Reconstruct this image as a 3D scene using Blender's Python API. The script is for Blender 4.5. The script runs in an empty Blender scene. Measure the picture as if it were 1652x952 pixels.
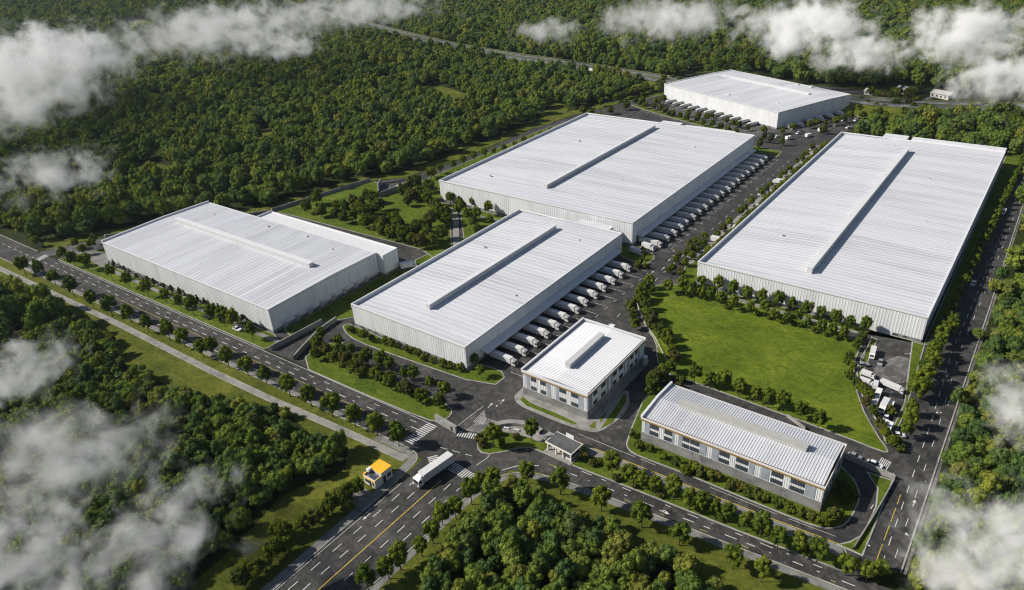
import bpy, math, random
from mathutils import Vector, Matrix
from mathutils.geometry import tessellate_polygon
random.seed(7)
R = math.radians
scene = bpy.context.scene
COL = scene.collection

# ------------------------------------------------------------------ camera
CAM_H = 150.0
F_PX, PW, PH = 1156.16, 1652.0, 952.0
cr = Vector((0.80118844, 0.59613368, -0.05217009))
cu = Vector((-0.2516901, 0.41478874, 0.87441546))
cw = Vector((-0.54290808, 0.68744086, -0.48236489))

def at(px, py, h=0.0):
    """ground point (x, y) seen at a pixel of the photograph, on the plane z = h"""
    d = cr * ((px - 826) / F_PX) - cu * ((py - 476) / F_PX) + cw
    t = (h - CAM_H) / d.z
    return (d.x * t, d.y * t)

def to_px(x, y, z=0.0):
    d = Vector((x, y, z - CAM_H)); k = d.dot(cw)
    if k <= 1: return None
    return (826 + F_PX * d.dot(cr) / k, 476 - F_PX * d.dot(cu) / k)

def G(*pts):
    return [at(*p) for p in pts]

cam = bpy.data.cameras.new('camera')
cam.sensor_width = 36.0
cam.lens = 36.0 * F_PX / PW
cam.clip_start = 1.0
cam.clip_end = 20000.0
cam_o = bpy.data.objects.new('camera', cam)
cam_o.matrix_world = Matrix(((cr.x, cu.x, -cw.x, 0), (cr.y, cu.y, -cw.y, 0), (cr.z, cu.z, -cw.z, CAM_H), (0, 0, 0, 1)))
COL.objects.link(cam_o)
scene.camera = cam_o

# ------------------------------------------------------------------ materials
def new_mat(name):
    m = bpy.data.materials.new(name); m.use_nodes = True
    nt = m.node_tree; nt.nodes.clear()
    out = nt.nodes.new('ShaderNodeOutputMaterial')
    return m, nt, out

def node(nt, kind, **kw):
    n = nt.nodes.new(kind)
    for k, v in kw.items():
        if k.startswith('i_'):
            n.inputs[int(k[2:])].default_value = v
        else:
            setattr(n, k, v)
    return n

def ramp(nt, fac, stops):
    r = nt.nodes.new('ShaderNodeValToRGB')
    el = r.color_ramp.elements
    while len(el) < len(stops): el.new(0.5)
    for e, (p, c) in zip(el, stops):
        e.position = p; e.color = (*c, 1) if len(c) == 3 else c
    nt.links.new(fac, r.inputs[0])
    return r.outputs[0]

def noise(nt, scale, detail=4, rough=0.6, coord='Object', stretch=None, dist=0.0):
    tc = nt.nodes.new('ShaderNodeTexCoord')
    v = tc.outputs[coord] if coord != 'World' else nt.nodes.new('ShaderNodeNewGeometry').outputs['Position']
    if stretch:
        mp = nt.nodes.new('ShaderNodeMapping'); mp.inputs['Scale'].default_value = stretch
        nt.links.new(v, mp.inputs['Vector']); v = mp.outputs[0]
    n = nt.nodes.new('ShaderNodeTexNoise')
    n.inputs['Scale'].default_value = scale; n.inputs['Detail'].default_value = detail
    n.inputs['Roughness'].default_value = rough; n.inputs['Distortion'].default_value = dist
    nt.links.new(v, n.inputs['Vector'])
    return n.outputs['Fac']

def mixc(nt, fac, a, b, mode='MIX'):
    m = nt.nodes.new('ShaderNodeMix'); m.data_type = 'RGBA'; m.blend_type = mode
    for s, v in ((0, fac), (6, a), (7, b)):
        if isinstance(v, (int, float)): m.inputs[s].default_value = v
        elif isinstance(v, tuple): m.inputs[s].default_value = (*v, 1)
        else: nt.links.new(v, m.inputs[s])
    return m.outputs[2]

def principled(nt, out, col, rough=0.7, metal=0.0, spec=0.4, bump=None, bump_d=0.05, bump_s=0.4):
    p = nt.nodes.new('ShaderNodeBsdfPrincipled')
    if isinstance(col, tuple): p.inputs['Base Color'].default_value = (*col, 1)
    else: nt.links.new(col, p.inputs['Base Color'])
    if isinstance(rough, (int, float)): p.inputs['Roughness'].default_value = rough
    else: nt.links.new(rough, p.inputs['Roughness'])
    p.inputs['Metallic'].default_value = metal
    p.inputs['Specular IOR Level'].default_value = spec
    if bump is not None:
        b = nt.nodes.new('ShaderNodeBump'); b.inputs['Strength'].default_value = bump_s; b.inputs['Distance'].default_value = bump_d
        nt.links.new(bump, b.inputs['Height']); nt.links.new(b.outputs[0], p.inputs['Normal'])
    nt.links.new(p.outputs[0], out.inputs['Surface'])
    return p

def plain(name, col, rough=0.6, metal=0.0, spec=0.4, var=0.12, scale=1.5):
    m, nt, out = new_mat(name)
    f = noise(nt, scale, 4)
    lo = tuple(c * (1 - var) for c in col); hi = tuple(min(1, c * (1 + var)) for c in col)
    principled(nt, out, ramp(nt, f, [(0.3, lo), (0.7, hi)]), rough, metal, spec)
    return m

M = {}
# asphalt: dark, patched and worn
def asphalt(name, base):
    m, nt, out = new_mat(name)
    big = noise(nt, 0.05, 6, 0.65, 'World', dist=0.6)
    mid = noise(nt, 0.35, 6, 0.7, 'World', dist=1.2)
    fine = noise(nt, 3.0, 3, 0.6, 'World')
    b = base
    c1 = ramp(nt, big, [(0.3, (b*.66, b*.65, b*.65)), (0.52, (b, b*.985, b*.96)), (0.72, (b*2.0, b*1.93, b*1.82))])
    c2 = ramp(nt, mid, [(0.36, (.55, .55, .55)), (0.54, (1, 1, 1)), (0.70, (2.1, 2.03, 1.92))])
    c = mixc(nt, 0.8, c1, c2, 'MULTIPLY')
    c3 = ramp(nt, fine, [(0.3, (.82, .82, .82)), (0.7, (1.2, 1.2, 1.2))])
    c = mixc(nt, 0.8, c, c3, 'MULTIPLY')
    blot = noise(nt, 0.13, 7, 0.7, 'World', dist=2.2)
    c = mixc(nt, ramp(nt, blot, [(0.50, (0, 0, 0)), (0.66, (.75, .75, .75))]), c, (b*2.3, b*2.2, b*2.05))
    dark = noise(nt, 0.19, 6, 0.7, 'World', dist=1.6, stretch=(1, .6, 1))
    c = mixc(nt, ramp(nt, dark, [(0.54, (0, 0, 0)), (0.68, (.7, .7, .7))]), c, (b*.42, b*.42, b*.43))
    principled(nt, out, c, ramp(nt, mid, [(0.3, (.62,)*3), (0.7, (.9,)*3)]), 0, 0.3)
    return m
M['asphalt'] = asphalt('asphalt', 0.045)
M['asphalt_pale'] = asphalt('asphalt_pale', 0.075)
M['asphalt_worn'] = asphalt('asphalt_worn', 0.12)

def grass(name, a, b, c):
    m, nt, out = new_mat(name)
    big = noise(nt, 0.06, 6, 0.65, 'World', dist=0.8)
    mid = noise(nt, 0.3, 5, 0.65, 'World', dist=1.5, stretch=(1, 1.7, 1))
    fine = noise(nt, 2.6, 4, 0.7, 'World')
    c1 = ramp(nt, big, [(0.3, a), (0.5, b), (0.72, c)])
    c2 = ramp(nt, mid, [(0.32, (.55, .62, .55)), (0.5, (1, 1, 1)), (0.70, (1.6, 1.4, 1.3))])
    c3 = ramp(nt, fine, [(0.3, (.6, .64, .6)), (0.7, (1.35, 1.3, 1.3))])
    cc = mixc(nt, 0.8, mixc(nt, 0.85, c1, c2, 'MULTIPLY'), c3, 'MULTIPLY')
    principled(nt, out, cc, 0.95, 0, 0.1, bump=fine, bump_d=0.25, bump_s=0.7)
    return m
M['lawn'] = grass('lawn', (.072, .112, .010), (.105, .150, .014), (.155, .190, .022))
M['verge'] = grass('verge_grass', (.056, .092, .010), (.082, .122, .013), (.125, .158, .022))
M['field'] = grass('field_grass', (.062, .080, .013), (.092, .110, .016), (.15, .16, .03))
# ground: forest floor and rough grass, shade between trees darkened into the colour
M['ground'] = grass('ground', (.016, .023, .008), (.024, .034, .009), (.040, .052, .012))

def concrete(name, col, slab=0.0):
    m, nt, out = new_mat(name)
    big = noise(nt, 0.25, 6, 0.65, 'World', dist=0.5); fine = noise(nt, 4, 3, 0.6, 'World')
    c1 = ramp(nt, big, [(0.3, tuple(x*.55 for x in col)), (0.5, col), (0.7, tuple(x*1.25 for x in col))])
    c2 = ramp(nt, fine, [(0.3, (.8,)*3), (0.7, (1.15,)*3)])
    principled(nt, out, mixc(nt, 0.7, c1, c2, 'MULTIPLY'), 0.85, 0, 0.25)
    return m
M['concrete'] = concrete('concrete', (.26, .255, .24))
M['paving'] = concrete('paving', (.19, .19, .18))
M['kerb'] = concrete('kerb_stone', (.33, .325, .31))
M['plinth'] = concrete('plinth_concrete', (.22, .22, .215))
M['paint'] = None
m, nt, out = new_mat('road_paint')
f = noise(nt, 1.4, 6, 0.75, 'World')
principled(nt, out, ramp(nt, f, [(0.30, (.18, .18, .18)), (0.43, (.55, .55, .54)), (0.7, (.74, .74, .72))]), 0.6)
M['paint'] = m
m, nt, out = new_mat('yellow_paint')
f = noise(nt, 1.4, 6, 0.75, 'World')
principled(nt, out, ramp(nt, f, [(0.3, (.26, .20, .06)), (0.5, (.50, .38, .07)), (0.7, (.60, .46, .09))]), 0.6)
M['yellow_paint'] = m

def metal_roof(name, col, bands):
    m, nt, out = new_mat(name)
    f = noise(nt, 0.16, 5, 0.6, 'Object', stretch=bands, dist=0.4)
    g = noise(nt, 0.9, 5, 0.65, 'Object', stretch=bands)
    c1 = ramp(nt, f, [(0.32, tuple(x*.80 for x in col)), (0.55, col), (0.75, tuple(min(.9, x*1.06) for x in col))])
    c2 = ramp(nt, g, [(0.3, (.90, .905, .92)), (0.6, (1, 1, 1))])
    principled(nt, out, mixc(nt, 1.0, c1, c2, 'MULTIPLY'), ramp(nt, g, [(0.3, (.42,)*3), (0.7, (.62,)*3)]), 0.0, 0.4, bump=f, bump_d=0.35, bump_s=0.55)
    return m
M['roof_x'] = metal_roof('white_roof_sheet_lengthwise', (.585, .60, .635), (0.06, 0.9, 1))
M['roof_y'] = metal_roof('white_roof_sheet_crosswise', (.585, .60, .635), (0.9, 0.06, 1))
M['roof_rib'] = plain('roof_seam', (.60, .61, .64), 0.45, var=.04, scale=.3)
def wall_mat(name, col):
    m, nt, out = new_mat(name)
    f = noise(nt, 0.22, 6, 0.6, 'Object', stretch=(1, 1, 0.12))
    g = noise(nt, 1.3, 4, 0.6, 'Object', stretch=(1, 1, 0.1))
    c1 = ramp(nt, f, [(0.3, tuple(x*.86 for x in col)), (0.5, col), (0.7, tuple(min(.9, x*1.06) for x in col))])
    c2 = ramp(nt, g, [(0.3, (.88, .88, .87)), (0.6, (1, 1, 1))])
    principled(nt, out, mixc(nt, 1.0, c1, c2, 'MULTIPLY'), 0.55, 0, 0.35)
    return m
M['cladding'] = wall_mat('white_wall_cladding', (.66, .675, .70))
M['office_cladding'] = wall_mat('white_office_cladding', (.70, .71, .72))
M['cab_paint'] = plain('grey_white_cab_paint', (.50, .50, .50), 0.35, spec=.5, var=.05, scale=.8)
M['trim'] = plain('white_trim', (.66, .665, .68), 0.5, var=.05, scale=.4)
M['gutter'] = plain('grey_trim', (.40, .40, .38), 0.5, var=.12, scale=.6)
M['monitor'] = plain('pale_grey_sheet', (.40, .40, .375), 0.5, var=.08, scale=.5)
M['monitor_white'] = plain('white_sheet', (.50, .505, .51), 0.5, var=.05, scale=.5)
M['dark'] = plain('dark_opening', (.05, .052, .055), 0.6)
M['dock'] = plain('dock_door_sheet', (.30, .31, .33), 0.5)
M['brown'] = plain('brown_cornice', (.30, .175, .05), 0.5, var=.15)
M['frame'] = plain('dark_window_frame', (.035, .037, .04), 0.4)
m, nt, out = new_mat('window_glass'); principled(nt, out, (.05, .065, .085), 0.08, 0.0, 0.8); M['glass'] = m
m, nt, out = new_mat('blue_panel_glass'); principled(nt, out, ramp(nt, noise(nt, .6, 3, .5), [(.3, (.24, .27, .31)), (.7, (.36, .40, .45))]), 0.15, 0.0, 0.7); M['blue_glass'] = m
m, nt, out = new_mat('vehicle_glass'); principled(nt, out, (.02, .025, .03), 0.06, 0.0, 0.7); M['vglass'] = m
M['truck_white'] = plain('white_truck_paint', (.74, .74, .73), 0.35, spec=.5, var=.05, scale=.8)
M['trailer'] = plain('white_trailer_sheet', (.62, .62, .62), 0.45, var=.07, scale=.5)
M['rubber'] = plain('tyre_rubber', (.02, .02, .02), 0.85)
M['chassis'] = plain('dark_chassis', (.04, .04, .042), 0.6)
M['lamp_glass'] = plain('lamp_glass', (.75, .75, .72), 0.15)
M['red_lamp'] = plain('red_lamp', (.35, .02, .015), 0.25)
M['car_white'] = plain('white_car_paint', (.76, .76, .76), 0.25, spec=.6, var=.03)
M['car_silver'] = plain('silver_car_paint', (.42, .43, .44), 0.3, metal=.4, var=.04)
M['car_dark'] = plain('dark_car_paint', (.03, .033, .04), 0.2, spec=.6, var=.05)
M['grey_roof'] = concrete('grey_flat_roof', (.095, .10, .10))
M['kiosk_yellow'] = plain('yellow_roof_panel', (.80, .46, .03), 0.5, var=.05)
M['kiosk_wall'] = plain('cream_panel', (.66, .63, .56), 0.5, var=.06)
M['bark'] = plain('bark', (.075, .055, .038), 0.9, var=.3, scale=4)
M['post'] = plain('pale_fence_paint', (.55, .53, .46), 0.6)
M['planter'] = plain('terracotta_pot', (.45, .16, .05), 0.7)

def leaf_mat(name, stops, rnd=1.0):
    m, nt, out = new_mat(name)
    oi = nt.nodes.new('ShaderNodeObjectInfo')
    c1 = ramp(nt, oi.outputs['Random'], stops)
    att = nt.nodes.new('ShaderNodeAttribute'); att.attribute_name = 'tone'
    c2 = ramp(nt, att.outputs['Fac'], [(0.0, (.55, .60, .62)), (0.5, (1, 1, 1)), (1.0, (1.65, 1.5, 1.15))])
    c = mixc(nt, 1.0, c1, c2, 'MULTIPLY')
    d = nt.nodes.new('ShaderNodeBsdfDiffuse'); t = nt.nodes.new('ShaderNodeBsdfTranslucent')
    nt.links.new(c, d.inputs['Color'])
    tc = mixc(nt, 1.0, c, (1.25, 1.3, .5), 'MULTIPLY'); nt.links.new(tc, t.inputs['Color'])
    mx = nt.nodes.new('ShaderNodeMixShader'); mx.inputs[0].default_value = 0.16
    nt.links.new(d.outputs[0], mx.inputs[1]); nt.links.new(t.outputs[0], mx.inputs[2])
    nt.links.new(mx.outputs[0], out.inputs['Surface'])
    return m
M['forest_leaf'] = leaf_mat('forest_leaves', [(0.0, (.066, .118, .042)), (.2, (.112, .170, .034)), (.5, (.160, .205, .036)), (.7, (.078, .130, .046)), (.85, (.200, .226, .038)), (.96, (.165, .175, .042)), (1.0, (.105, .158, .066))])
M['street_leaf'] = leaf_mat('street_tree_leaves', [(0.0, (.080, .122, .020)), (.5, (.110, .150, .020)), (1.0, (.140, .172, .024))])
M['shrub_leaf'] = leaf_mat('shrub_leaves', [(0.0, (.060, .086, .024)), (.35, (.095, .126, .016)), (.6, (.120, .148, .018)), (.88, (.085, .095, .028)), (1.0, (.105, .092, .030))])
M['hedge_leaf'] = leaf_mat('conifer_leaves', [(0.0, (.062, .072, .050)), (.5, (.060, .082, .034)), (1.0, (.075, .105, .024))])

# ------------------------------------------------------------------ mesh helpers
class MB:
    def __init__(s): s.v = []; s.f = []; s.m = []; s.t = []
    def add(s, vs, fs, mi=0, tone=0.5):
        o = len(s.v); s.v += [tuple(v) for v in vs]
        for f in fs: s.f.append(tuple(i + o for i in f)); s.m.append(mi); s.t.append(tone)
        return s
    def box(s, x0, x1, y0, y1, z0, z1, mi=0):
        v = [(x0,y0,z0),(x1,y0,z0),(x1,y1,z0),(x0,y1,z0),(x0,y0,z1),(x1,y0,z1),(x1,y1,z1),(x0,y1,z1)]
        return s.add(v, [(3,2,1,0),(4,5,6,7),(0,1,5,4),(1,2,6,5),(2,3,7,6),(3,0,4,7)], mi)
    def bbox(s, x0, x1, y0, y1, z0, z1, b=0.1, mi=0):
        """box with chamfered vertical and top edges"""
        def rr(i, z):
            a0, a1, c0, c1 = x0+i, x1-i, y0+i, y1-i
            return [(a0+b,c0,z),(a1-b,c0,z),(a1,c0+b,z),(a1,c1-b,z),(a1-b,c1,z),(a0+b,c1,z),(a0,c1-b,z),(a0,c0+b,z)]
        v = rr(0, z0) + rr(0, z1-b) + rr(b, z1)
        f = [tuple(range(7,-1,-1)), tuple(range(16,24))]
        for k in (0, 8):
            for i in range(8): f.append((k+i, k+(i+1)%8, k+8+(i+1)%8, k+8+i))
        return s.add(v, f, mi)
    def prism(s, poly, z0, z1, mi=0, bottom=True):
        n = len(poly)
        if sum(poly[i][0]*poly[(i+1)%n][1]-poly[(i+1)%n][0]*poly[i][1] for i in range(n)) < 0: poly = poly[::-1]
        v = [(p[0],p[1],z0) for p in poly] + [(p[0],p[1],z1) for p in poly]
        tr = tessellate_polygon([[Vector((p[0],p[1],0)) for p in poly]])
        f = []
        for t in tr:
            a,b,c = (poly[i] for i in t)
            if (b[0]-a[0])*(c[1]-a[1])-(b[1]-a[1])*(c[0]-a[0]) < 0: t = (t[0],t[2],t[1])
            f.append(tuple(i+n for i in t))
            if bottom: f.append((t[0],t[2],t[1]))
        for i in range(n): j=(i+1)%n; f.append((i,j,j+n,i+n))
        return s.add(v, f, mi)
    def sheet(s, poly, z, mi=0):
        n = len(poly)
        v = [(p[0],p[1],z) for p in poly]; f = []
        for t in tessellate_polygon([[Vector((p[0],p[1],0)) for p in poly]]):
            a,b,c = (poly[i] for i in t)
            if (b[0]-a[0])*(c[1]-a[1])-(b[1]-a[1])*(c[0]-a[0]) < 0: t = (t[0],t[2],t[1])
            f.append(tuple(t))
        return s.add(v, f, mi)
    def tube(s, p0, p1, r0, r1=None, n=8, mi=0, caps=True):
        p0, p1 = Vector(p0), Vector(p1); r1 = r0 if r1 is None else r1
        d = (p1-p0).normalized(); a = d.orthogonal().normalized(); b = d.cross(a)
        v = [p0+(a*math.cos(2*math.pi*i/n)+b*math.sin(2*math.pi*i/n))*r0 for i in range(n)]
        v += [p1+(a*math.cos(2*math.pi*i/n)+b*math.sin(2*math.pi*i/n))*r1 for i in range(n)]
        f = [(i,(i+1)%n,n+(i+1)%n,n+i) for i in range(n)]
        if caps: f += [tuple(range(n-1,-1,-1)), tuple(range(n,2*n))]
        return s.add(v, f, mi)
    def strip(s, line, w, z, mi=0, off=0.0):
        """flat ribbon of width w along a polyline"""
        L, Rr = [], []
        n = len(line)
        for i in range(n):
            a = Vector(line[max(i-1,0)]); b = Vector(line[min(i+1,n-1)])
            d = (b-a).normalized(); nn = Vector((-d.y, d.x))
            p = Vector(line[i])
            L.append(p+nn*(off+w/2)); Rr.append(p+nn*(off-w/2))
        v = [(p.x,p.y,z) for p in L]+[(p.x,p.y,z) for p in Rr]
        return s.add(v, [(i, n+i, n+i+1, i+1) for i in range(n-1)], mi)
    def curb(s, line, w, h, mi=0, off=0.0, closed=False):
        n = len(line); P = []
        for i in range(n):
            if closed: a, b = Vector(line[i-1]), Vector(line[(i+1)%n])
            else: a, b = Vector(line[max(i-1,0)]), Vector(line[min(i+1,n-1)])
            d = (b-a).normalized(); nn = Vector((-d.y, d.x)); p = Vector(line[i])
            P.append((p+nn*(off-w/2), p+nn*(off+w/2)))
        o = []
        for l, r in P: o += [(l.x,l.y,0),(l.x,l.y,h),(r.x,r.y,h),(r.x,r.y,0)]
        f = []
        for i in range(n if closed else n-1):
            j = (i+1)%n
            for k in range(3): f.append((4*i+k, 4*i+k+1, 4*j+k+1, 4*j+k))
        return s.add(o, f, mi)
    def dashes(s, line, dash, gap, w, z, off=0.0, mi=0, start=0.0):
        pos = start; acc = 0.0
        for i in range(len(line)-1):
            a, b = Vector(line[i]), Vector(line[i+1]); L = (b-a).length
            if L < 1e-6: continue
            d = (b-a)/L; nn = Vector((-d.y, d.x))
            while pos < acc + L:
                p = a + d*(pos-acc) + nn*off; q = p + d*min(dash, acc+L-pos)
                s.add([(*(p+nn*w/2),z),(*(p-nn*w/2),z),(*(q-nn*w/2),z),(*(q+nn*w/2),z)], [(0,1,2,3)], mi)
                pos += dash + gap
            acc += L
        return s
    def build(s, name, mats, parent=None, loc=None, tone=False, smooth=False):
        me = bpy.data.meshes.new(name)
        me.from_pydata(s.v, [], s.f)
        for m in (mats if isinstance(mats, (list, tuple)) else [mats]): me.materials.append(m)
        me.polygons.foreach_set('material_index', s.m)
        if smooth: me.polygons.foreach_set('use_smooth', [True]*len(s.f))
        if tone:
            a = me.attributes.new('tone', 'FLOAT', 'FACE'); a.data.foreach_set('value', s.t)
        me.update()
        o = bpy.data.objects.new(name, me); COL.objects.link(o)
        if parent: o.parent = parent
        if loc: o.location = loc
        return o

def thing(name, label, cat, loc=(0,0,0), rz=0.0, group=None):
    o = bpy.data.objects.new(name, None); o.empty_display_size = 0.5
    o.location = loc; o.rotation_euler = (0,0,rz); COL.objects.link(o)
    return tag(o, label, cat, group)
def tag(o, label, cat, group=None):
    o['label'] = label; o['category'] = cat
    if group: o['group'] = group
    return o
def struct(o):
    o['kind'] = 'structure'; return o
def dup(root, loc, rz=0.0, label=None, group=None, scale=None):
    r = root.copy(); COL.objects.link(r); r.location = loc; r.rotation_euler = (0,0,rz)
    if scale: r.scale = scale if isinstance(scale, tuple) else (scale,)*3
    if label: r['label'] = label
    if group: r['group'] = group
    for ch in KIDS.get(root.name, []):
        c = ch.copy(); COL.objects.link(c); c.parent = r
        for g in KIDS.get(ch.name, []):
            d = g.copy(); COL.objects.link(d); d.parent = c
    return r
KIDS = {}
def note_kids():
    KIDS.clear()
    for o in bpy.data.objects:
        if o.parent: KIDS.setdefault(o.parent.name, []).append(o)

ORD = ['first','second','third','fourth','fifth','sixth','seventh','eighth','ninth','tenth','eleventh','twelfth','thirteenth','fourteenth','fifteenth','sixteenth','seventeenth','eighteenth','nineteenth','twentieth']
def nth(i):
    if i < 20: return ORD[i]
    n = i+1
    tens = {2:'twenty',3:'thirty',4:'forty',5:'fifty',6:'sixty',7:'seventy'}; tth = {2:'twentieth',3:'thirtieth',4:'fortieth',5:'fiftieth',6:'sixtieth',7:'seventieth'}
    return tth[n//10] if n % 10 == 0 else tens[n//10] + '-' + ORD[n%10-1]

def chaikin(poly, it=2, closed=True):
    for _ in range(it):
        q = []; n = len(poly)
        rng = range(n) if closed else range(n-1)
        if not closed: q.append(poly[0])
        for i in rng:
            a, b = poly[i], poly[(i+1)%n]
            q += [(a[0]*.75+b[0]*.25, a[1]*.75+b[1]*.25), (a[0]*.25+b[0]*.75, a[1]*.25+b[1]*.75)]
        if not closed: q.append(poly[-1])
        poly = q
    return poly
def area2(p): return sum(p[i][0]*p[(i+1)%len(p)][1]-p[(i+1)%len(p)][0]*p[i][1] for i in range(len(p)))
def inset(poly, d):
    if area2(poly) < 0: poly = poly[::-1]
    n = len(poly); o = []
    for i in range(n):
        a, b, c = Vector(poly[i-1]), Vector(poly[i]), Vector(poly[(i+1)%n])
        d1 = (b-a).normalized(); d2 = (c-b).normalized()
        n1 = Vector((-d1.y,d1.x)); n2 = Vector((-d2.y,d2.x)); k = n1+n2
        if k.length < .3: k = n1
        k = k.normalized(); o.append(tuple(b + k*d/max(.5, k.dot(n1))))
    return o
def inside(p, poly):
    x, y = p; r = False; n = len(poly); j = n-1
    for i in range(n):
        xi, yi = poly[i]; xj, yj = poly[j]
        if (yi > y) != (yj > y) and x < (xj-xi)*(y-yi)/(yj-yi)+xi: r = not r
        j = i
    return r
def lerp(a, b, t): return (a[0]+(b[0]-a[0])*t, a[1]+(b[1]-a[1])*t)
def along(a, b, n): return [lerp(a, b, i/(n-1)) for i in range(n)]

_z = [0.010]
def asphalt_sheet(name, poly, mat='asphalt'):
    _z[0] += 0.006
    return struct(MB().sheet(poly, _z[0]).build(name, M[mat]))
_vz = [0.13]
def verge(name, poly, mat='verge', round_it=1, kerb_w=0.4):
    """raised planted island with a kerb stone rim"""
    if area2(poly) < 0: poly = poly[::-1]
    poly = chaikin(poly, round_it) if round_it else poly
    _vz[0] += 0.004; h = _vz[0]
    inn = inset(poly, kerb_w); n = len(poly)
    mb = MB()
    v = [(*p, 0) for p in poly]+[(*p, h) for p in poly]+[(*p, h) for p in inn]
    mb.add(v, [(i,(i+1)%n,n+(i+1)%n,n+i) for i in range(n)]+[(n+i,n+(i+1)%n,2*n+(i+1)%n,2*n+i) for i in range(n)])
    k = struct(mb.build('kerb', M['kerb']))
    return struct(MB().sheet(inn, h+.006).build(name, M[mat]))
_pz = [0.235]
def pave(name, poly, mat='paving', z=None):
    _pz[0] += 0.004
    return struct(MB().prism(poly, 0.0, z or _pz[0], bottom=False).build(name, M[mat]))
# ================================================================== light and sky
SUN_AZ, SUN_EL = R(215.0), R(37.0)          # direction towards the sun, measured from +X
w = bpy.data.worlds.new('World'); scene.world = w; w.use_nodes = True
nt = w.node_tree; nt.nodes.clear()
wo = nt.nodes.new('ShaderNodeOutputWorld'); bg = nt.nodes.new('ShaderNodeBackground'); sky = nt.nodes.new('ShaderNodeTexSky')
sky.sky_type = 'NISHITA'; sky.sun_disc = False; sky.sun_elevation = SUN_EL
sky.sun_rotation = R(90) - SUN_AZ
bg.inputs['Strength'].default_value = 0.062
nt.links.new(sky.outputs[0], bg.inputs[0]); nt.links.new(bg.outputs[0], wo.inputs[0])
sl = bpy.data.lights.new('sun', 'SUN'); sl.energy = 5.0; sl.angle = R(0.55); sl.color = (1.0, 0.935, 0.84)
so = bpy.data.objects.new('sun', sl); COL.objects.link(so); so.location = (-300, -200, 400)
sd = Vector((math.cos(SUN_AZ)*math.cos(SUN_EL), math.sin(SUN_AZ)*math.cos(SUN_EL), math.sin(SUN_EL)))
so.rotation_euler = sd.to_track_quat('Z', 'Y').to_euler()
vs = scene.view_settings; scene.display_settings.display_device = 'sRGB'
vs.view_transform = 'Standard'; vs.look = 'None'; vs.exposure = 0.22; vs.gamma = 1.0; vs.use_curve_mapping = False
cy = scene.cycles
cy.use_denoising = True; cy.denoising_prefilter = 'NONE'; cy.max_bounces = 6; cy.diffuse_bounces = 3; cy.glossy_bounces = 2; cy.transmission_bounces = 3
cy.transparent_max_bounces = 8; cy.volume_bounces = 3; cy.caustics_reflective = False; cy.caustics_refractive = False
cy.sample_clamp_indirect = 4.0

# ================================================================== ground and roads
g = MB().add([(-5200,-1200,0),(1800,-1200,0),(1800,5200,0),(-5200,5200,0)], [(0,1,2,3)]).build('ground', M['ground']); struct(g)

def yf(x): return 121.4 + .0310*(x+396)             # far kerb of the long boulevard
def yn(x): return 109.0 + .0330*(x+348)             # near kerb
def ef(x): return 138.0 + .053*(x+90)               # far kerb of its eastern half
def en(x): return 131.6 + .076*(x+90)               # near kerb of its eastern half
WB = [(-410.8,124.1),(-399.6,148.9),(-360,203),(-346.4,221.3),(-333.1,286.9),(-318.0,300.0),(-309.7,350.0),(-308.1,427.3),(-300.1,475.0),(-288.3,507.6),(-278,560)]
SITE = WB + [(-282,640),(-120,640),(-100,618),(-72,615),(-86,575),(-108,540),(-112,500),(-16,500),(-8,520),(-2,520),(-2,150),(-12,142.1),(-95,137.7),(-106,136),(-128,129.6),(-139,129.4)]
asphalt_sheet('yard', SITE)
asphalt_sheet('boulevard', [(-640, yn(-640)),(-400,yn(-400)),(-153,115.8),(-137,116.8),(-130,115),(-129,108),(-109,108),(-107.6,118),(-104,126),(-97,130.2),(-88,131.8),(-60,en(-60)),(-15,en(-15)),(40,en(40)),(40,ef(40)),(-2,ef(-2)+1),(-90,ef(-90)),(-104,137),(-139.7,129.6),(-400,yf(-400)),(-640,yf(-640))])
asphalt_sheet('avenue', [(-128,-60),(-108.6,-60),(-108.8,116),(-129,116)])
asphalt_sheet('right_road', [(-12.5,150),(-2.2,150),(-1.6,300),(-1.6,640),(-7.2,640),(-9,450),(-13.5,305),(-16,262),(-13.4,215),(-9.5,180)])
asphalt_sheet('side_road', [(-412,121),(-402,121.3),(-394,130),(-388,143),(-378,160),(-362,205),(-371,207),(-392,165),(-399,149)], 'asphalt_pale')

# far highway: two carriageways and a green median
HW = [(-1500,1010),(-913.1,773.6),(-620.7,662.9),(-500.3,632.0),(-413.5,619.0),(-290.4,592.8),(-200,578),(-60,590),(60,640)]
HW = chaikin(HW, 1, closed=False)
HZ = 4.5
M['highway'] = concrete('pale_highway_asphalt', (.115, .12, .125))
emb = MB(); nH = len(HW); off = [(-26,0),(-14,HZ-.03),(17,HZ-.03),(29,0)]
for i in range(nH):
    a_ = Vector(HW[max(i-1,0)]); b_ = Vector(HW[min(i+1,nH-1)]); d_ = (b_-a_).normalized(); n_ = Vector((-d_.y, d_.x))
    for o_, z_ in off: p_ = Vector(HW[i])+n_*o_; emb.v.append((p_.x, p_.y, z_))
for i in range(nH-1):
    for k in range(3): emb.f.append((4*i+k, 4*i+4+k, 4*i+5+k, 4*i+1+k)); emb.m.append(0); emb.t.append(.5)
struct(emb.build('embankment', M['field']))
struct(MB().strip(HW, 8.0, HZ, 0, 8.5).build('highway', M['highway']))
struct(MB().strip(HW, 10.5, HZ+.006, 0, -4.0).build('highway', M['highway']))
bar = MB()
for o_ in (3.2, -9.6, 13): bar.strip(HW, .35, HZ+.8, 0, o_)
struct(bar.curb([(p[0],p[1]) for p in HW], .01, .01).build('crash_barrier', M['kerb']))
mk = MB().dashes(HW, 5, 8, .4, HZ+.02, 8.5).dashes(HW, 5, 8, .4, HZ+.026, -4)
struct(mk.build('lane_marking', M['paint']))

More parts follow.
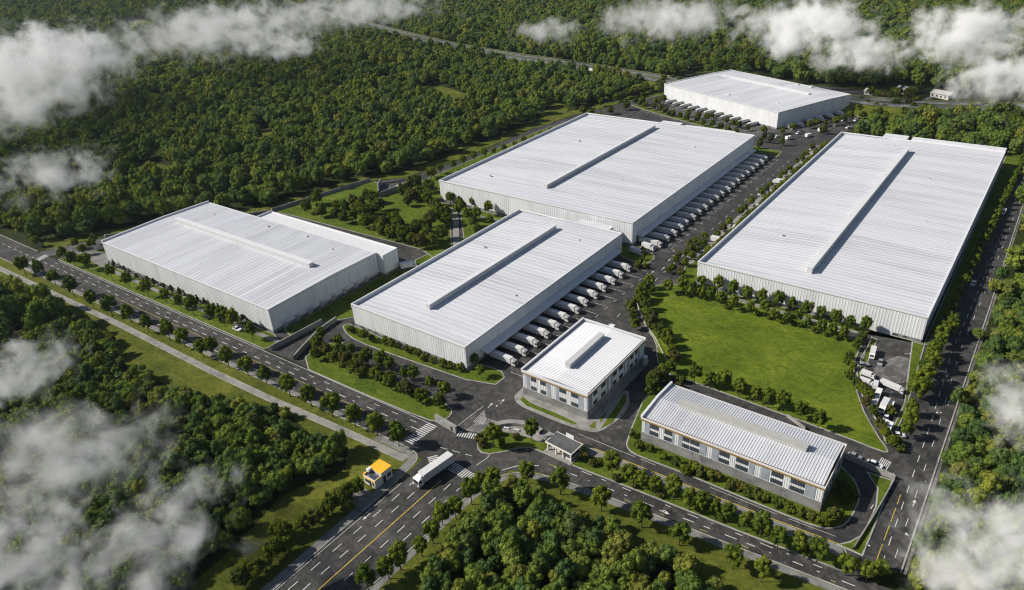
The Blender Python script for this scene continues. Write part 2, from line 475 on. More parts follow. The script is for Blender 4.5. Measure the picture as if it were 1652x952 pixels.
# clearings in the woods and grass margins outside the site
CLEAR = [G(*c) for c in [
    [(404,152),(425,147),(452,150),(448,157),(420,160)], [(412,210),(446,206),(440,240),(422,226),(408,220)],
    [(195,277),(225,262),(262,266),(292,268),(300,282),(270,292),(240,284),(205,290)], [(305,296),(340,291),(368,302),(345,309),(318,306)],
    [(672,143),(700,136),(728,143),(768,158),(755,176),(728,178),(705,166),(682,160)], [(586,250),(604,243),(622,250),(610,262),(590,262)],
    [(858,206),(884,172),(905,165),(920,176),(900,192),(872,208)], [(795,100),(820,97),(866,110),(858,116),(815,108)], [(584,132),(620,123),(658,130),(640,138),(600,140)],
    [(66,392),(82,380),(102,386),(112,402),(90,408)], [(185,40),(225,30),(262,42),(235,58),(200,54)],
    [(570,30),(600,22),(640,30),(610,40)], [(1108,118),(1160,108),(1230,120),(1300,140),(1240,132),(1170,116)], [(1130,60),(1150,52),(1165,62)],
    [(340,185),(356,180),(362,192),(348,198)], [(735,250),(760,225),(742,232),(722,262)], [(530,205),(548,200),(556,212),(540,216)]]]
EDGE_W = [at(*p, 3.5) for p in ((-60,452),(20,448),(55,456),(135,508),(185,545),(205,590),(262,606),(274,622),(333,632),(385,634),(430,643),(470,660),(499,691),(540,704))]+G((562,722),(556,757),(520,778),(505,775),(450,804),(412,846),(374,887),(329,925),(300,955),(250,1030))
FOREST_W = EDGE_W + [at(-500,1500), at(-700,700)]
FOREST_S = [at(*p, 2.4) for p in ((655,990),(690,940),(730,862),(766,826),(800,796),(824,784),(876,797),(917,825),(950,838),(990,846),(1050,886),(1096,902),(1150,936),(1200,992),(1180,1200),(600,1200))]
struct(MB().sheet([(-640,yn(-640)),(-400,yn(-400)-.2),(-153,115.6),(-137,116.5),(-130,114.8),(-129.2,108),(-128.2,40),(-220,40),(-240,70),(-420,75),(-640,70)], .006).build('field', M['field']))
struct(MB().sheet([(-108.5,50),(-108.7,108),(-107.5,118),(-104,126),(-97,130),(-60,en(-60)-.2),(40,en(40)-.2),(40,110),(-20,60)], .0062).build('field', M['field']))
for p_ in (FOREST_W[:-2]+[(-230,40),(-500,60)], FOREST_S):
    struct(MB().sheet(inset(p_, 1.0) if p_ is FOREST_S else p_, .014).build('shaded_forest_floor', M['ground']))  # dark leaf-litter sheets, deep shade under the trees put into their colour
for c in CLEAR:
    struct(MB().sheet(chaikin(c, 2), .012).build('field', M['field']))
WBo = [(x-1.5, y+.5) for x, y in WB]
struct(MB().strip(WBo, 10, .009, 0, 5).build('field', M['field']))

# pavements outside
M['footpath'] = concrete('mottled_footpath', (.25, .245, .23))
PATH_W = [(-440,99.2),(-398.6,100.9),(-300.2,105.2),(-231,106.6),(-197.3,108.0),(-161.2,110.6),(-134.2,112.0)]
struct(MB().strip(PATH_W, 2.4, .03).build('footpath', M['footpath']))
struct(MB().strip([(x, yn(x)+1.0) for x in range(-400,-150,10)], 1.5, .034).build('footpath', M['paving']))
cor = chaikin([(-150,115.8),(-138,116.6),(-131.5,115.5),(-130.2,110),(-129.4,98),(-128.7,70),(-128,40)], 2, False)
struct(MB().strip(cor, 2.6, .036, 0, -1.6).build('footpath', M['paving']))
cor2 = chaikin([(-108.3,30),(-108.4,108),(-107,118),(-103.5,125.5),(-96,129.6),(-86,131.6),(-60,en(-60)),(-15,en(-15)),(40,en(40))], 2, False)
struct(MB().strip(cor2, 1.9, .038, 0, -1.3).build('footpath', M['paving']))
# kerb stones along the free road edges
kb = MB()
kb.curb([(x, yn(x)-.1) for x in range(-640,-150,10)]+cor[1:], .35, .13)
kb.curb(cor2, .35, .13); kb.curb([(x,y+1.25) for x,y in PATH_W], .22, .12); kb.curb([(x,y-1.25) for x,y in PATH_W], .22, .12)
kb.curb([(-1.9,150),(-1.3,300),(-1.3,640)], .4, .13)
kb.curb([(-640,yf(-640)+.2),(-414,yf(-414)+.2)], .35, .13)
struct(kb.build('kerb', M['kerb']))
struct(MB().strip([(-1.0,150),(-.5,300),(-.5,640)], .7, .04).build('footpath', M['asphalt_worn']))

# --- raised planted islands inside the site
verge('verge', [(-393,yf(-393)+.4),(-300,yf(-300)+.4),(-226.5,yf(-226.5)+.4),(-224.6,133.2),(-232,136.6),(-366,133),(-366,150),(-374,163),(-384,146),(-390,130)], round_it=0)
verge('verge', [(-232.2,141),(-224.5,139),(-222.6,153),(-212,166),(-209.6,290),(-224,300),(-230,217),(-226.5,214),(-226.5,206),(-232.2,205.5)], round_it=0)
verge('verge', [(-208.2,127.2),(-175,128.0),(-142,129.6),(-136.6,131.6),(-136.4,136.5),(-139,139.6),(-150,140.4),(-184,139.6),(-199,146.6),(-207.8,148.4)], round_it=1)
verge('verge', G((552,524),(556,537),(575,551),(640,575),(792,627),(822,604),(775,586),(753,599),(690,580),(567,522)), round_it=1)
verge('verge', [(-148.4,271),(-133.5,267.5),(-132.2,274),(-134,280.5),(-142,283),(-148,288),(-160,282.6),(-270,282.4),(-270,276.5),(-208,276),(-150,276)], round_it=1)
verge('verge', [(-332,287.5),(-322,284),(-308,268),(-305,296),(-303,350),(-301,427),(-293,474),(-272,474),(-272,283),(-262,276),(-246,262),(-226,240),(-212,222),(-209,219),(-219,222),(-236,227.8),(-328,223.6),(-345,222)], round_it=0)
verge('verge', [(-224.5,247.5),(-250.5,275.2),(-209.8,275.2),(-209.8,223.5),(-222,239)], round_it=0)
verge('verge', [(-271,443.6),(-170,443.6),(-132.8,444.5),(-133.5,456),(-150,460),(-271,468)], round_it=0)
verge('lawn', [(-124.5,241),(-119.5,256),(-112,259.5),(-80,258),(-35.6,256.4),(-34.6,234),(-27,214),(-19,201),(-13.8,194.6),(-15.6,193.4),(-27,194.5),(-75,196.2),(-89,196),(-94.5,202.5),(-99,212),(-110,222)], 'lawn', 1)
verge('verge', [(-113.5,260.5),(-36,258.4),(-34.5,262),(-17.5,261.6),(-17.3,262.8),(-107,262.8),(-107,478),(-112,478),(-112.6,300),(-117,276)], round_it=0)
verge('verge', [(-17.2,262),(-16.0,262.4),(-12.6,306),(-8.2,450),(-7,520),(-17,520),(-17.2,480)], round_it=0)
verge('verge', [(-34,258),(-32.5,231),(-27,217),(-21,208),(-14.4,200),(-14.2,218),(-16.6,262),(-21,262),(-15.6,222),(-15.8,205),(-20.5,212),(-25,217),(-30.5,232),(-31.5,257)], round_it=0)
EP = G((828,636),(834,653),(870,669),(912,686),(949,697),(968,698),(1000,677),(1013,658),(1016,645),(1013,628))+[(-95.4,176),(-95.2,199),(-98,201.5),(-123,201.5),(-125.6,196)]
pave('paving', chaikin(EP, 1), 'concrete', .15)
verge('verge', G((844,640),(856,650),(900,668),(932,683),(926,687),(890,672),(850,656),(838,646)), round_it=0, kerb_w=.15)
verge('verge', G((967,694),(1009,633),(1012,648),(990,682)), round_it=0, kerb_w=.2)
verge('verge', G((948,690),(962,693),(961,678)), round_it=0, kerb_w=.15)
verge('verge', G((966,676),(985,660),(982,664),(968,684)), round_it=0, kerb_w=.15)
verge('verge', G((1009,712),(1012,726),(1030,737),(1110,767),(1196,803),(1265,831),(1313.7,850),(1341.5,855),(1365.7,848),(1383,820),(1389,799),(1379.6,775),(1362,757))+[(-27.5,183.6),(-78.5,186),(-83,190),(-88.5,184)], round_it=1)
verge('verge', G((1350,879),(1392,898),(1441,776),(1397,761),(1415,788),(1412,817),(1398,848),(1387,865),(1370,874)), round_it=0)
verge('verge', G((769,712),(770,724),(776,731),(789,733.5),(813,730),(838,724),(855,723),(870,728.5),(925,752.5))+[(-71,139.0),(-56,139.8),(-37.6,140.8),(-12.8,142.6),(-12.5,146),(-15,150.4),(-33,149.5),(-69,148.2),(-96,147.3),(-104,146.9),(-110,146.4),(-116.5,143.6),(-121,138.6)], round_it=0)
pave('paving', [(-88,144.6),(-60,145.4),(-14.5,146.8),(-15.4,150.1),(-33,149.2),(-69,147.8),(-90,147.1)], 'paving')
pave('plaza', chaikin([(-121.5,139.0),(-117.2,138.6),(-109,141.2),(-102,141.0),(-101,146.6),(-110,146.2),(-118.5,142.6)], 1), 'concrete')
pave('paving', [(-394,131.0),(-360,129.4),(-300,130.3),(-226,132.6),(-226,134.6),(-300,132.2),(-360,131.4),(-374,140),(-384,138)], 'paving')
pave('paving', [(-112,258.9),(-36,257.2),(-36,258.2),(-112,260.4)], 'paving')
pave('footpath', [(-257,276.2),(-252.6,276.2),(-224,243.5),(-224,238.5),(-228.6,244)], 'concrete')
pave('footpath', [(-15.9,263),(-14.6,263),(-11.2,330),(-9.2,470),(-10.4,470),(-12.6,330)], 'paving')
gg = R(-22.9); gL = lambda u, v: (-260.8+u*math.cos(gg)-v*math.sin(gg), 546.9+u*math.sin(gg)+v*math.cos(gg))
verge('verge', [gL(-2,-34), gL(60,-33), gL(112,-31), gL(112,-24), gL(60,-26), gL(-2,-27)], round_it=1)
verge('verge', [gL(-40,-34), gL(-16,-36), gL(-10,-20), gL(-12,20), gL(-20,50), gL(-44,46), gL(-48,0)], round_it=1)
verge('verge', G((1383,164),(1402,169),(1440,178),(1420,190),(1394,197),(1380,188)), round_it=1)
# parking bays along the big hall
struct(MB().sheet([(-118.4,280),(-112.8,280),(-112.8,478),(-118.8,478)], .072).build('parking_strip', M['concrete']))
# worn pad in the truck yard, patched pad behind the gate wall
struct(MB().sheet(chaikin([(-29.6,233),(-24,250),(-19,250),(-16.8,245),(-17,234),(-21,231.5)], 1), .074).build('worn_pad', M['asphalt_worn']))
struct(MB().sheet([(-127.6,132.6),(-121.8,134.6),(-122.2,141.6),(-126.8,140.2)], .076).build('worn_pad', M['asphalt_worn']))
struct(MB().sheet([(-328,206.5),(-229,207),(-222,221),(-236,227.6),(-327,223.4)], .078).build('yard', M['asphalt']))
struct(MB().sheet([(-262,505),(-165,470),(-120,520),(-160,545),(-240,556)], .060).build('yard', M['asphalt_pale']))

# --- painted markings
ZM = .115
mk = MB()
def zebra(p0, p1, width, n, fill=.5, mb=None, d=None):
    """n bars from p0 to p1; each bar WIDTH long across that line"""
    p0, p1 = Vector(p0), Vector(p1); u = (p1-p0); L = u.length; u /= L; v = Vector(d).normalized() if d else Vector((-u.y,u.x))
    s = L/n
    for i in range(n):
        a = p0+u*(i*s); b = p0+u*(i*s+s*fill)
        (mb or mk).add([(*a,ZM),(*b,ZM),(*(b+v*width),ZM),(*(a+v*width),ZM)], [(0,1,2,3)])
zebra((-137.2,118.2),(-136.4,129.6), 4.0, 13, .5, d=(-1,-.02))
zebra((-121.6,119.4),(-109.6,118.6), -3.6, 15)
zebra((-122.4,133.6),(-129.2,131.4), 2.6, 9)
zebra((-129,116.2),(-126.4,114.4), 3.2, 4)
zebra((-398.5,111.5),(-401.5,121.5), 4.2, 12, d=(-1,0))
zebra((-12.6,190.3),(-15.6,191.0), 6.4, 6, d=(-.1,-1))
zebra((-15.5,190.6),(-12.4,190.2), -2.6, 6) if False else None
L1 = [(x, (yn(x)*.36+yf(x)*.64)) for x in range(-640,-139,10)]
L2 = [(x, (yn(x)*.14+yf(x)*.86)) for x in range(-640,-139,10)]
mk.dashes(L1, 3.2, 3.6, .26, ZM); mk.dashes(L2[25:], 2.8, 5.6, .2, ZM, -.4)
mk.dashes([(x, yn(x)*.76+yf(x)*.24) for x in range(-395,-139,10)], 3.0, 5.0, .22, ZM)
mk.strip([(x, yf(x)-.35) for x in range(-390,-139,10)], .16, ZM)
E1 = [(x, ef(x)*.46+en(x)*.54) for x in range(-94,42,4)]
mk.dashes(E1, 3.2, 2.6, .24, ZM); mk.dashes([(x,ef(x)-.9) for x in range(-86,-12,4)], 3.4, 3.2, .2, ZM)
mk.strip(chaikin([(-106.2,124.5),(-103,129.4),(-98,132.2)],2,False), .25, ZM)
mk.strip(chaikin([(-114,122),(-113,128),(-116,132)],2,False), .2, ZM) ; mk.dashes([(-128.8,122),(-118,124.4)], 2.6, 1.8, .2, ZM)
AV = [(-118.8,y) for y in range(-60,112,6)]
mk.dashes([(-122.0,-60),(-122.0,110)], 3.0, 3.4, .24, ZM); mk.dashes([(-125.2,-60),(-125.2,106)], 3.2, 4.2, .24, ZM, start=1.5)
mk.dashes([(-115.4,-60),(-115.4,113)], 3.0, 3.4, .24, ZM, start=2); mk.dashes([(-112.0,-60),(-112.0,113)], 3.2, 4.2, .24, ZM)
mk.strip([(-127.5,-60),(-127.9,104)], .16, ZM)
RR = [(-6.2,150),(-6.6,215),(-8.0,262),(-6.6,320),(-5.0,440),(-4.4,640)]
mk.dashes(RR, 3.4, 4.0, .19, ZM)
mk.dashes([(p[0]+2.2,p[1]) for p in RR], 3.4, 9, .16, ZM, start=4); 
IR = [(-96,151.2),(-69,151.6),(-33,152.2),(-18,153)]
mk.dashes(IR, 20, 2.0, .12, ZM)
mk.dashes([(-119.6,176),(-122.6,262),(-124,440)], 3.0, 6.0, .22, ZM); mk.dashes([(-128.6,172),(-128.4,262)], 2.4, 5.0, .2, ZM)
mk.dashes([(-130.4,290),(-130.8,440)], 2.4, 6.2, .2, ZM)
for i in range(14): mk.strip([(-134.6,167.0+7.4*i),(-129.4,167.0+7.4*i)], .16, ZM)
for i in range(21): mk.strip([(-134,286.2+7.65*i),(-129.4,286.2+7.65*i)], .16, ZM)
for i in range(26): mk.strip([(-118.4,281+7.6*i),(-113,281+7.6*i)], .14, ZM)
for i in range(7): mk.strip([(-127.9+.55*i,137.4+.1*i),(-128.7+.55*i,144.2-.5*i)], .16, ZM)
mk.strip([(-131.2,131),(-130.4,146)], .16, ZM); mk.strip([(-121.6,134.8),(-121.8,141.8)], .16, ZM); mk.strip([(-127.4,140.6),(-121.8,141.8)], .16, ZM)
for p in [(-29.8,224),(-27.2,220),(-24.6,216)]: mk.strip([p,(p[0]+6,p[1]+1)], .14, ZM)
mk.dashes([(-13,168),(-11,186)], 2, 2, .2, ZM)
def arrow(x, y, a, L=3.0):
    c, s = math.cos(a), math.sin(a)
    q = lambda u, v: (x+u*c-v*s, y+u*s+v*c, ZM+.004)
    mk.add([q(0,-.12),q(L*.6,-.12),q(L*.6,-.5),q(L,0),q(L*.6,.5),q(L*.6,.12),q(0,.12)], [(0,1,2,3,4,5,6)])
for a in [(-128.5,146,1.7),(-126.4,150,1.7),(-127,262,1.6),(-124.6,268,1.6),(-122.6,274,-1.5),(-126,277,1.6),(-21.5,252,.6),(-17.6,243,1.4),(-4,228,1.5),(-6.8,247,-1.6),(-4,175,1.57),(-60,136,.05),(-126.8,90,-1.57)]: arrow(*a)
for k in range(46):
    x = random.choice([random.uniform(-133,-119), random.uniform(-11,-3)]); y = random.uniform(140,430)
    mk.box(x, x+random.uniform(.3,.7), y, y+random.uniform(.3,.9), ZM-.002, ZM+.002) if random.random() < .5 else None
struct(mk.build('lane_marking', M['paint']))
ym = MB()
ym.strip([(-118.9,-60),(-118.7,111)], .3, ZM)
ym.strip([(x, yn(x)*.50+yf(x)*.50) for x in range(-330,-139,10)], .16, ZM)
ym.strip([(-96,147.75),(-69,148.7),(-33,149.95),(-16,150.9)], .28, ZM)
ym.dashes([(-7.6,151),(-7.6,178)], 6, 1.5, .2, ZM)
ym.strip([(x, ef(x)*.5+en(x)*.5+.1) for x in range(-96,-88,4)], .16, ZM)
ym.dashes([(x, en(x)+1.0) for x in range(-70,-10,4)], 2, 9, .16, ZM)
struct(ym.build('lane_marking', M['yellow_paint']))
# ================================================================== buildings
def rib_wall(L, W, z0, z1, pitch=1.5, dep=.06):
    """ribbed cladding round a rectangle, ribs standing proud of the face"""
    mb = MB()
    P = []
    for (a, b) in (((0,0),(L,0)), ((L,0),(L,W)), ((L,W),(0,W)), ((0,W),(0,0))):
        a, b = Vector(a), Vector(b); d = (b-a); l = d.length; d /= l; nn = Vector((d.y,-d.x))
        n = max(2, round(l/pitch)); s = l/n
        P.append(a.copy())
        for i in range(n):
            o = i*s
            P += [a+d*(o+s*.30), a+d*(o+s*.40)+nn*dep, a+d*(o+s*.60)+nn*dep, a+d*(o+s*.70)]
    n = len(P)
    mb.add([(p.x,p.y,z0) for p in P]+[(p.x,p.y,z1) for p in P], [(i,(i+1)%n,n+(i+1)%n,n+i) for i in range(n)])
    return mb

def gable_roof(L, W, ridge, at_, ze0, zr, ze1, pitch, rib_h=.08, rib_w=.34):
    """roof sheet with a ridge and standing seams running down the slope"""
    mb = MB(); e = .35
    if ridge == 'y':                     # ridge runs along local y at x = at_
        mb.add([(e,e,ze0),(at_,e,zr),(at_,W-e,zr),(e,W-e,ze0),(L-e,e,ze1),(L-e,W-e,ze1)], [(0,1,2,3),(1,4,5,2)])
        n = int((W-2*e)/pitch)
        for i in range(1, n):
            y = e+i*(W-2*e)/n; h = rib_w/2
            for (xa,za,xb,zb) in ((e,ze0,at_,zr),(at_,zr,L-e,ze1)):
                mb.add([(xa,y-h,za),(xb,y-h,zb),(xb,y,zb+rib_h),(xa,y,za+rib_h),(xa,y+h,za),(xb,y+h,zb)], [(0,1,2,3),(3,2,5,4)], 1)
    else:
        mb.add([(e,e,ze0),(L-e,e,ze0),(L-e,at_,zr),(e,at_,zr),(L-e,W-e,ze1),(e,W-e,ze1)], [(0,1,2,3),(3,2,4,5)])
        n = int((L-2*e)/pitch)
        for i in range(1, n):
            x = e+i*(L-2*e)/n; h = rib_w/2
            for (ya,za,yb,zb) in ((e,ze0,at_,zr),(at_,zr,W-e,ze1)):
                mb.add([(x-h,ya,za),(x-h,yb,zb),(x,yb,zb+rib_h),(x,ya,za+rib_h),(x+h,ya,za),(x+h,yb,zb)], [(0,3,2,1),(3,4,5,2)], 1)
    return mb

def monitor_part(root, p0, p1, w_, z0, z1, mats):
    """long raised ridge vent, box with a shallow lid"""
    (xa,ya),(xb,yb) = p0, p1
    mb = MB()
    if abs(xb-xa) > abs(yb-ya):
        mb.box(xa,xb,ya-w_/2,ya+w_/2,z0,z1,0); lid = MB().box(xa-.12,xb+.12,ya-w_/2-.14,ya+w_/2+.14,z1+.002,z1+.16)
    else:
        mb.box(xa-w_/2,xa+w_/2,ya,yb,z0,z1,0); lid = MB().box(xa-w_/2-.14,xa+w_/2+.14,ya-.12,yb+.12,z1+.002,z1+.16)
    o = mb.build('roof_monitor', mats[0], root); l = lid.build('lid', mats[1], o)
    return o

def warehouse(label, x, y, L, W, h, ridge, ridge_at, mon, rz=0.0, pitch=1.6, left=1.5, plinth=1.35, wall_pitch=1.5, mon_w=1.7, mon_h=2.4, name='warehouse', cat='warehouse', rise=.55):
    t = thing(name, label, cat, (x,y,0), rz, 'white warehouses of the logistics park' if name == 'warehouse' else None)
    rib_wall(L, W, plinth, h-.25, wall_pitch).build('wall', M['cladding'], t)
    pl = MB().box(.12, L-.12, .12, W-.12, 0, plinth+.01).build('plinth', M['plinth'], t)
    u = 3.0
    while u < L-4:
        MB().box(u, u+random.choice([1.2,2.4]), .07, .125, .35, 1.1).build('basement_window', M['dark'], t); u += random.uniform(3.4, 6)
    rim = MB()
    if ridge == 'y':
        ze0, zr, ze1 = h-left, h-.10, h-.38
        gable_roof(L, W, 'y', ridge_at, ze0, zr, ze1, pitch).build('roof', [M['roof_y'] if False else M['roof_x'], M['roof_rib']], t)
        rim.box(-.16,.35,-.16,W+.16,h-1.9,h,0).box(L-.35,L+.16,-.16,W+.16,h-.6,h-.05,0)
        rim.box(.352,L-.352,-.16,.35,h-.55,h-.02,0).box(.352,L-.352,W-.35,W+.16,h-.55,h-.02,0)
        zm = zr
    else:
        ze0, zr, ze1 = h-.2, h-.2+rise*1.2, h-.2
        gable_roof(L, W, 'x', ridge_at, ze0, zr, ze1, pitch).build('roof', [M['roof_y'], M['roof_rib']], t)
        rim.box(.452,L-.352,-.16,.35,h-.55,h-.12,0).box(.452,L-.352,W-.35,W+.16,h-.55,h-.12,0)
        g0, g1 = h+left*.45, zr+left*.6
        for xa, xb, k in ((-.16,.45,1.0),(L-.35,L+.16,.12)):
            a, b = (g0, g1) if k == 1.0 else (h-.05, zr+.12)
            v = [(-.16,h-.6),(W+.16,h-.6),(W+.16,a),(ridge_at,b),(-.16,a)]
            vs_ = [(xa,p,q) for p,q in v]+[(xb,p,q) for p,q in v]
            rim.add(vs_, [(0,4,3,2,1),(5,6,7,8,9)]+[(i,(i+1)%5,5+(i+1)%5,5+i) for i in range(5)], 0)
        zm = zr
    rim.build('parapet', M['trim'], t)
    fa = MB().box(-.2,L+.2,-.2,-.165,h-.62,h-.36).box(L+.165,L+.2,-.16,W+.2,h-.62,h-.36)
    fa.build('gutter', M['gutter'], t)
    if mon:
        monitor_part(t, mon[0], mon[1], mon_w, zm-.3, zm+mon_h, (M['monitor_white'], M['trim']))
    return t

def canopy(t, L, y0, y1, z=4.3, out=3.4):
    mb = MB().add([(L+.14,y0,z+.45),(L+out,y0,z),(L+out,y1,z),(L+.14,y1,z+.45),(L+.14,y0,z+.2),(L+out,y0,z-.2),(L+out,y1,z-.2),(L+.14,y1,z+.2)],
                  [(0,1,2,3),(4,7,6,5),(0,4,5,1),(1,5,6,2),(2,6,7,3),(3,7,4,0)])
    mb.build('canopy', M['trim'], t)

def dock_doors(t, L, ys, lab=False):
    for yy in ys:
        d = MB().box(L+.14,L+.30,yy-1.5,yy+1.5,1.1,3.95).build('dock_door', M['dock'], t)
        MB().box(L+.14,L+.62,yy-1.85,yy-1.5,.9,4.1).box(L+.14,L+.62,yy+1.5,yy+1.85,.9,4.1).box(L+.14,L+.62,yy-1.85,yy+1.85,4.1,4.25).build('dock_shelter', M['dark'], d)

def roof_boxes(t, spots, z):
    for (a,b,c,d,hh) in spots:
        MB().bbox(a,b,c,d,z,z+hh,.06).build('roof_vent', M['monitor_white'], t)

# A: the wide hall beside the long boulevard, with a lower annex behind it
A = warehouse('white warehouse beside the long tree-lined boulevard with a lower annex behind', -364.8, 134.8, 131.8, 60.6, 11.5, 'x', 34.5, ((12,34.5),(118,34.5)), rz=R(.9), pitch=2.6, left=1.5, mon_w=2.4, mon_h=1.9, wall_pitch=1.1)
an = rib_wall(93, 9.4, 1.35, 10.2, 1.4); 
an_o = an.build('annex_wall', M['cladding'], A, (42.6, 60.85, 0))
MB().box(.1,92.9,0.02,9.3,0,1.36).build('plinth', M['plinth'], an_o)
MB().box(.0,93,.0,9.4,10.2,10.32).box(-.15,93.15,9.1,9.55,10.3,10.75).box(92.8,93.15,.1,9.1,10.3,10.7).box(-.15,.3,.1,9.1,10.3,11.2).build('annex_roof', M['trim'], an_o)
dd = []
for i in range(8):
    yy = 6+i*6.6
    d = MB().box(131.95,132.1,yy-1.1,yy+1.1,.0,2.9).build('side_door', M['dock'], A)
    MB().box(131.95,133.2,yy-1.4,yy+1.4,3.1,3.25).build('door_hood', M['trim'], d)
roof_boxes(A, [(60,61.2,54,55.2,.7),(88,89,56,57,.6),(20,21,50,51,.5),(110,111.4,52,53,.6)], 11.35)

C_ = warehouse('white warehouse in the middle with thirteen trucks at its dock side', -208.5, 159.0, 60.0, 115.2, 10.6, 'y', 30, ((30,13.2),(30,103.2)), pitch=2.7, left=1.5, mon_w=1.9, mon_h=2.2, wall_pitch=1.15)
canopy(C_, 60, 8, 109, 4.5, 3.6); CY = [171.0+7.33*i for i in range(13)]
dock_doors(C_, 60, [y-159 for y in CY])
MB().box(34,52,115.35,121,0,9.6).box(33.8,52.2,115.4,121.2,9.6,9.9).build('stair_block', M['cladding'], C_)
roof_boxes(C_, [(46,47,98,99,.6),(12,13,70,71,.5),(52,53.2,40,41,.5)], 10.2)

B_ = warehouse('large white warehouse behind the middle one with about twenty docked trucks', -271.2, 282.8, 123.5, 159.8, 12.7, 'y', 61, ((61,18.2),(61,145.7)), pitch=3.2, left=1.6, mon_w=1.9, mon_h=2.2, wall_pitch=1.3)
canopy(B_, 123.5, 4, 156, 4.6, 3.6); BY = [289.0+7.62*i for i in range(20)]
dock_doors(B_, 123.5, [y-282.8 for y in BY])
MB().box(58,72,159.95,166,0,12.0).box(57.8,72.2,160,166.2,12.0,12.35).build('stair_block', M['cladding'], B_)
MB().box(76,110,159.95,163,0,12.4).build('stair_block', M['cladding'], B_)
roof_boxes(B_, [(100,101.4,120,121.4,.6),(30,31.4,100,101.4,.6),(90,91.2,48,49.2,.5),(20,21.2,20,21.2,.6)], 12.2)

D_ = warehouse('longest white warehouse beside the straight right-hand road and the big lawn', -105.9, 263.3, 87.9, 214.4, 11.1, 'y', 42.5, ((42.3,12.5),(43.5,190.5)), rz=R(-.3), pitch=2.7, left=1.7, mon_w=2.0, mon_h=2.6, wall_pitch=1.1)
MB().box(24,37,214.55,223,0,10.6).box(23.8,37.2,214.6,223.2,10.6,11.0).build('stair_block', M['cladding'], D_)
MB().box(40,87.8,214.55,220,0,11.2).box(39.8,88,214.6,220.2,11.2,11.7).build('stair_block', M['cladding'], D_)
MB().box(70,78,-.1,.06,.1,1.25).build('loading_hatch', M['trim'], D_)
roof_boxes(D_, [(20,21.2,44,45.2,.5),(60,61.4,150,151.4,.6),(28,34,200,200.8,.5),(70,71,90,91,.5)], 10.6)

G_ = warehouse('farthest white warehouse near the wooded highway, set at an angle', -260.8, 546.9, 117.4, 75.6, 12.3, 'x', 52, ((12,52),(100,52)), rz=R(-22.9), pitch=3.4, left=.9, mon_w=2.4, mon_h=.9, wall_pitch=1.9)
roof_boxes(G_, [(58,61,10,11.5,.7),(72,74,70,72,1.2),(84,86,71,73,1.4),(100,101,18,19,.7)], 12.2)

# ---------------------------------------------------------------- offices
def office(label, x, y, L, W, h, ridge, ridge_at, mon, front, side, side_dir, gz, monmat, mon_w, mon_h):
    t = thing('office_building', label, 'office building', (x,y,0), 0, 'two-storey offices by the gate')
    # white upper wall with fine vertical ribs
    rib_wall(L, W, gz, h-1.2, .62, .07).build('wall', M['office_cladding'], t)
    pl = MB().box(-.14,L+.14,-.14,W+.14,0,gz)
    pl.build('plinth', M['plinth'], t)
    gr = MB()
    k = 4.4
    while k < L-2: gr.box(k,k+.06,-.155,-.142,.1,gz-.1); k += 4.4
    gr.build('plinth_joint', M['gutter'], t)
    MB().box(-.3,L+.3,-.3,W+.3,h-1.2,h-.62).build('cornice', M['brown'], t)
    MB().box(-.33,L+.33,-.33,-.1,h-.618,h-.08).box(L+.1,L+.33,-.1,W+.33,h-.618,h-.08).box(-.33,L+.1,W+.1,W+.33,h-.618,h-.08).box(-.33,-.1,-.1,W+.1,h-.618,h+.0).build('eaves', M['trim'], t)
    if ridge == 'y':
        gable_roof(L, W, 'y', ridge_at, h-.35, h+.35, h-.20, .78, .16, .26).build('roof', [M['roof_x'], M['roof_rib']], t)
        MB().box(-.38,.25,-.38,W+.38,h-.05,h+.75).box(.26,L+.38,W-.2,W+.38,h-.05,h+.55).box(.26,L+.3,-.38,.1,h-.06,h+.22).build('parapet', M['trim'], t); zm = h+.35
    else:
        gable_roof(L, W, 'x', ridge_at, h-.18, h+.75, h-.18, .78, .16, .26).build('roof', [M['roof_y'], M['roof_rib']], t)
        p = MB(); v = [(-.38,h-.05),(W+.38,h-.05),(W+.38,h+.75),(ridge_at,h+1.45),(-.38,h+.7)]
        p.add([(-.38,a,b) for a,b in v]+[(.3,a,b) for a,b in v], [(0,4,3,2,1),(5,6,7,8,9)]+[(i,(i+1)%5,5+(i+1)%5,5+i) for i in range(5)])
        p.build('parapet', M['trim'], t); zm = h+.75
    monitor_part(t, mon[0], mon[1], mon_w, zm-.35, zm+mon_h, (M[monmat], M[monmat]))
    def face(items, mk_):
        for kind, a, b in items:
            if kind == 'g':
                o = mk_(a, b, gz+.25, h-1.35, .10, M['blue_glass']).build('glass_panel', M['blue_glass'], t)
            else:
                for za, zb in ((h-3.0, h-1.42), (gz+.35, gz+1.8)):
                    f = mk_(a, b, za, zb, .13, None).build('window', M['frame'], t)
                    pn = MB(); n = max(2, round((b-a)/.75)); s = (b-a-.12)/n
                    for i in range(n):
                        u0, u1 = a+.06+i*s+.06, a+.06+(i+1)*s-.06
                        for zc, zd in ((za+.1, zb-.1),):
                            q = mk_(u0, u1, zc, zd, .145, None); o_ = len(pn.v); pn.v += q.v; pn.f += [tuple(i_+o_ for i_ in ff) for ff in q.f]; pn.m += q.m; pn.t += q.t
                    pn.build('pane', M['glass'], f)
                # white mullion rib between the two storeys
    face(front, lambda a,b,za,zb,d,m: MB().box(a,b,-d,-.02,za,zb))
    face(side, lambda a,b,za,zb,d,m: MB().box(L+.02,L+d,a,b,za,zb))
    return t
fE = lambda l: [(k, (a-105)/440*25.7, (b-105)/440*25.7) for k,a,b in l]
def pos_y(l):   # side wall of the smaller office, seen foreshortened
    return [(k, (a-550)/410*39.2*(1+.12*(1-(a-550)/410))*.93, (b-550)/410*39.2*(1+.12*(1-(b-550)/410))*.93) for k,a,b in l]
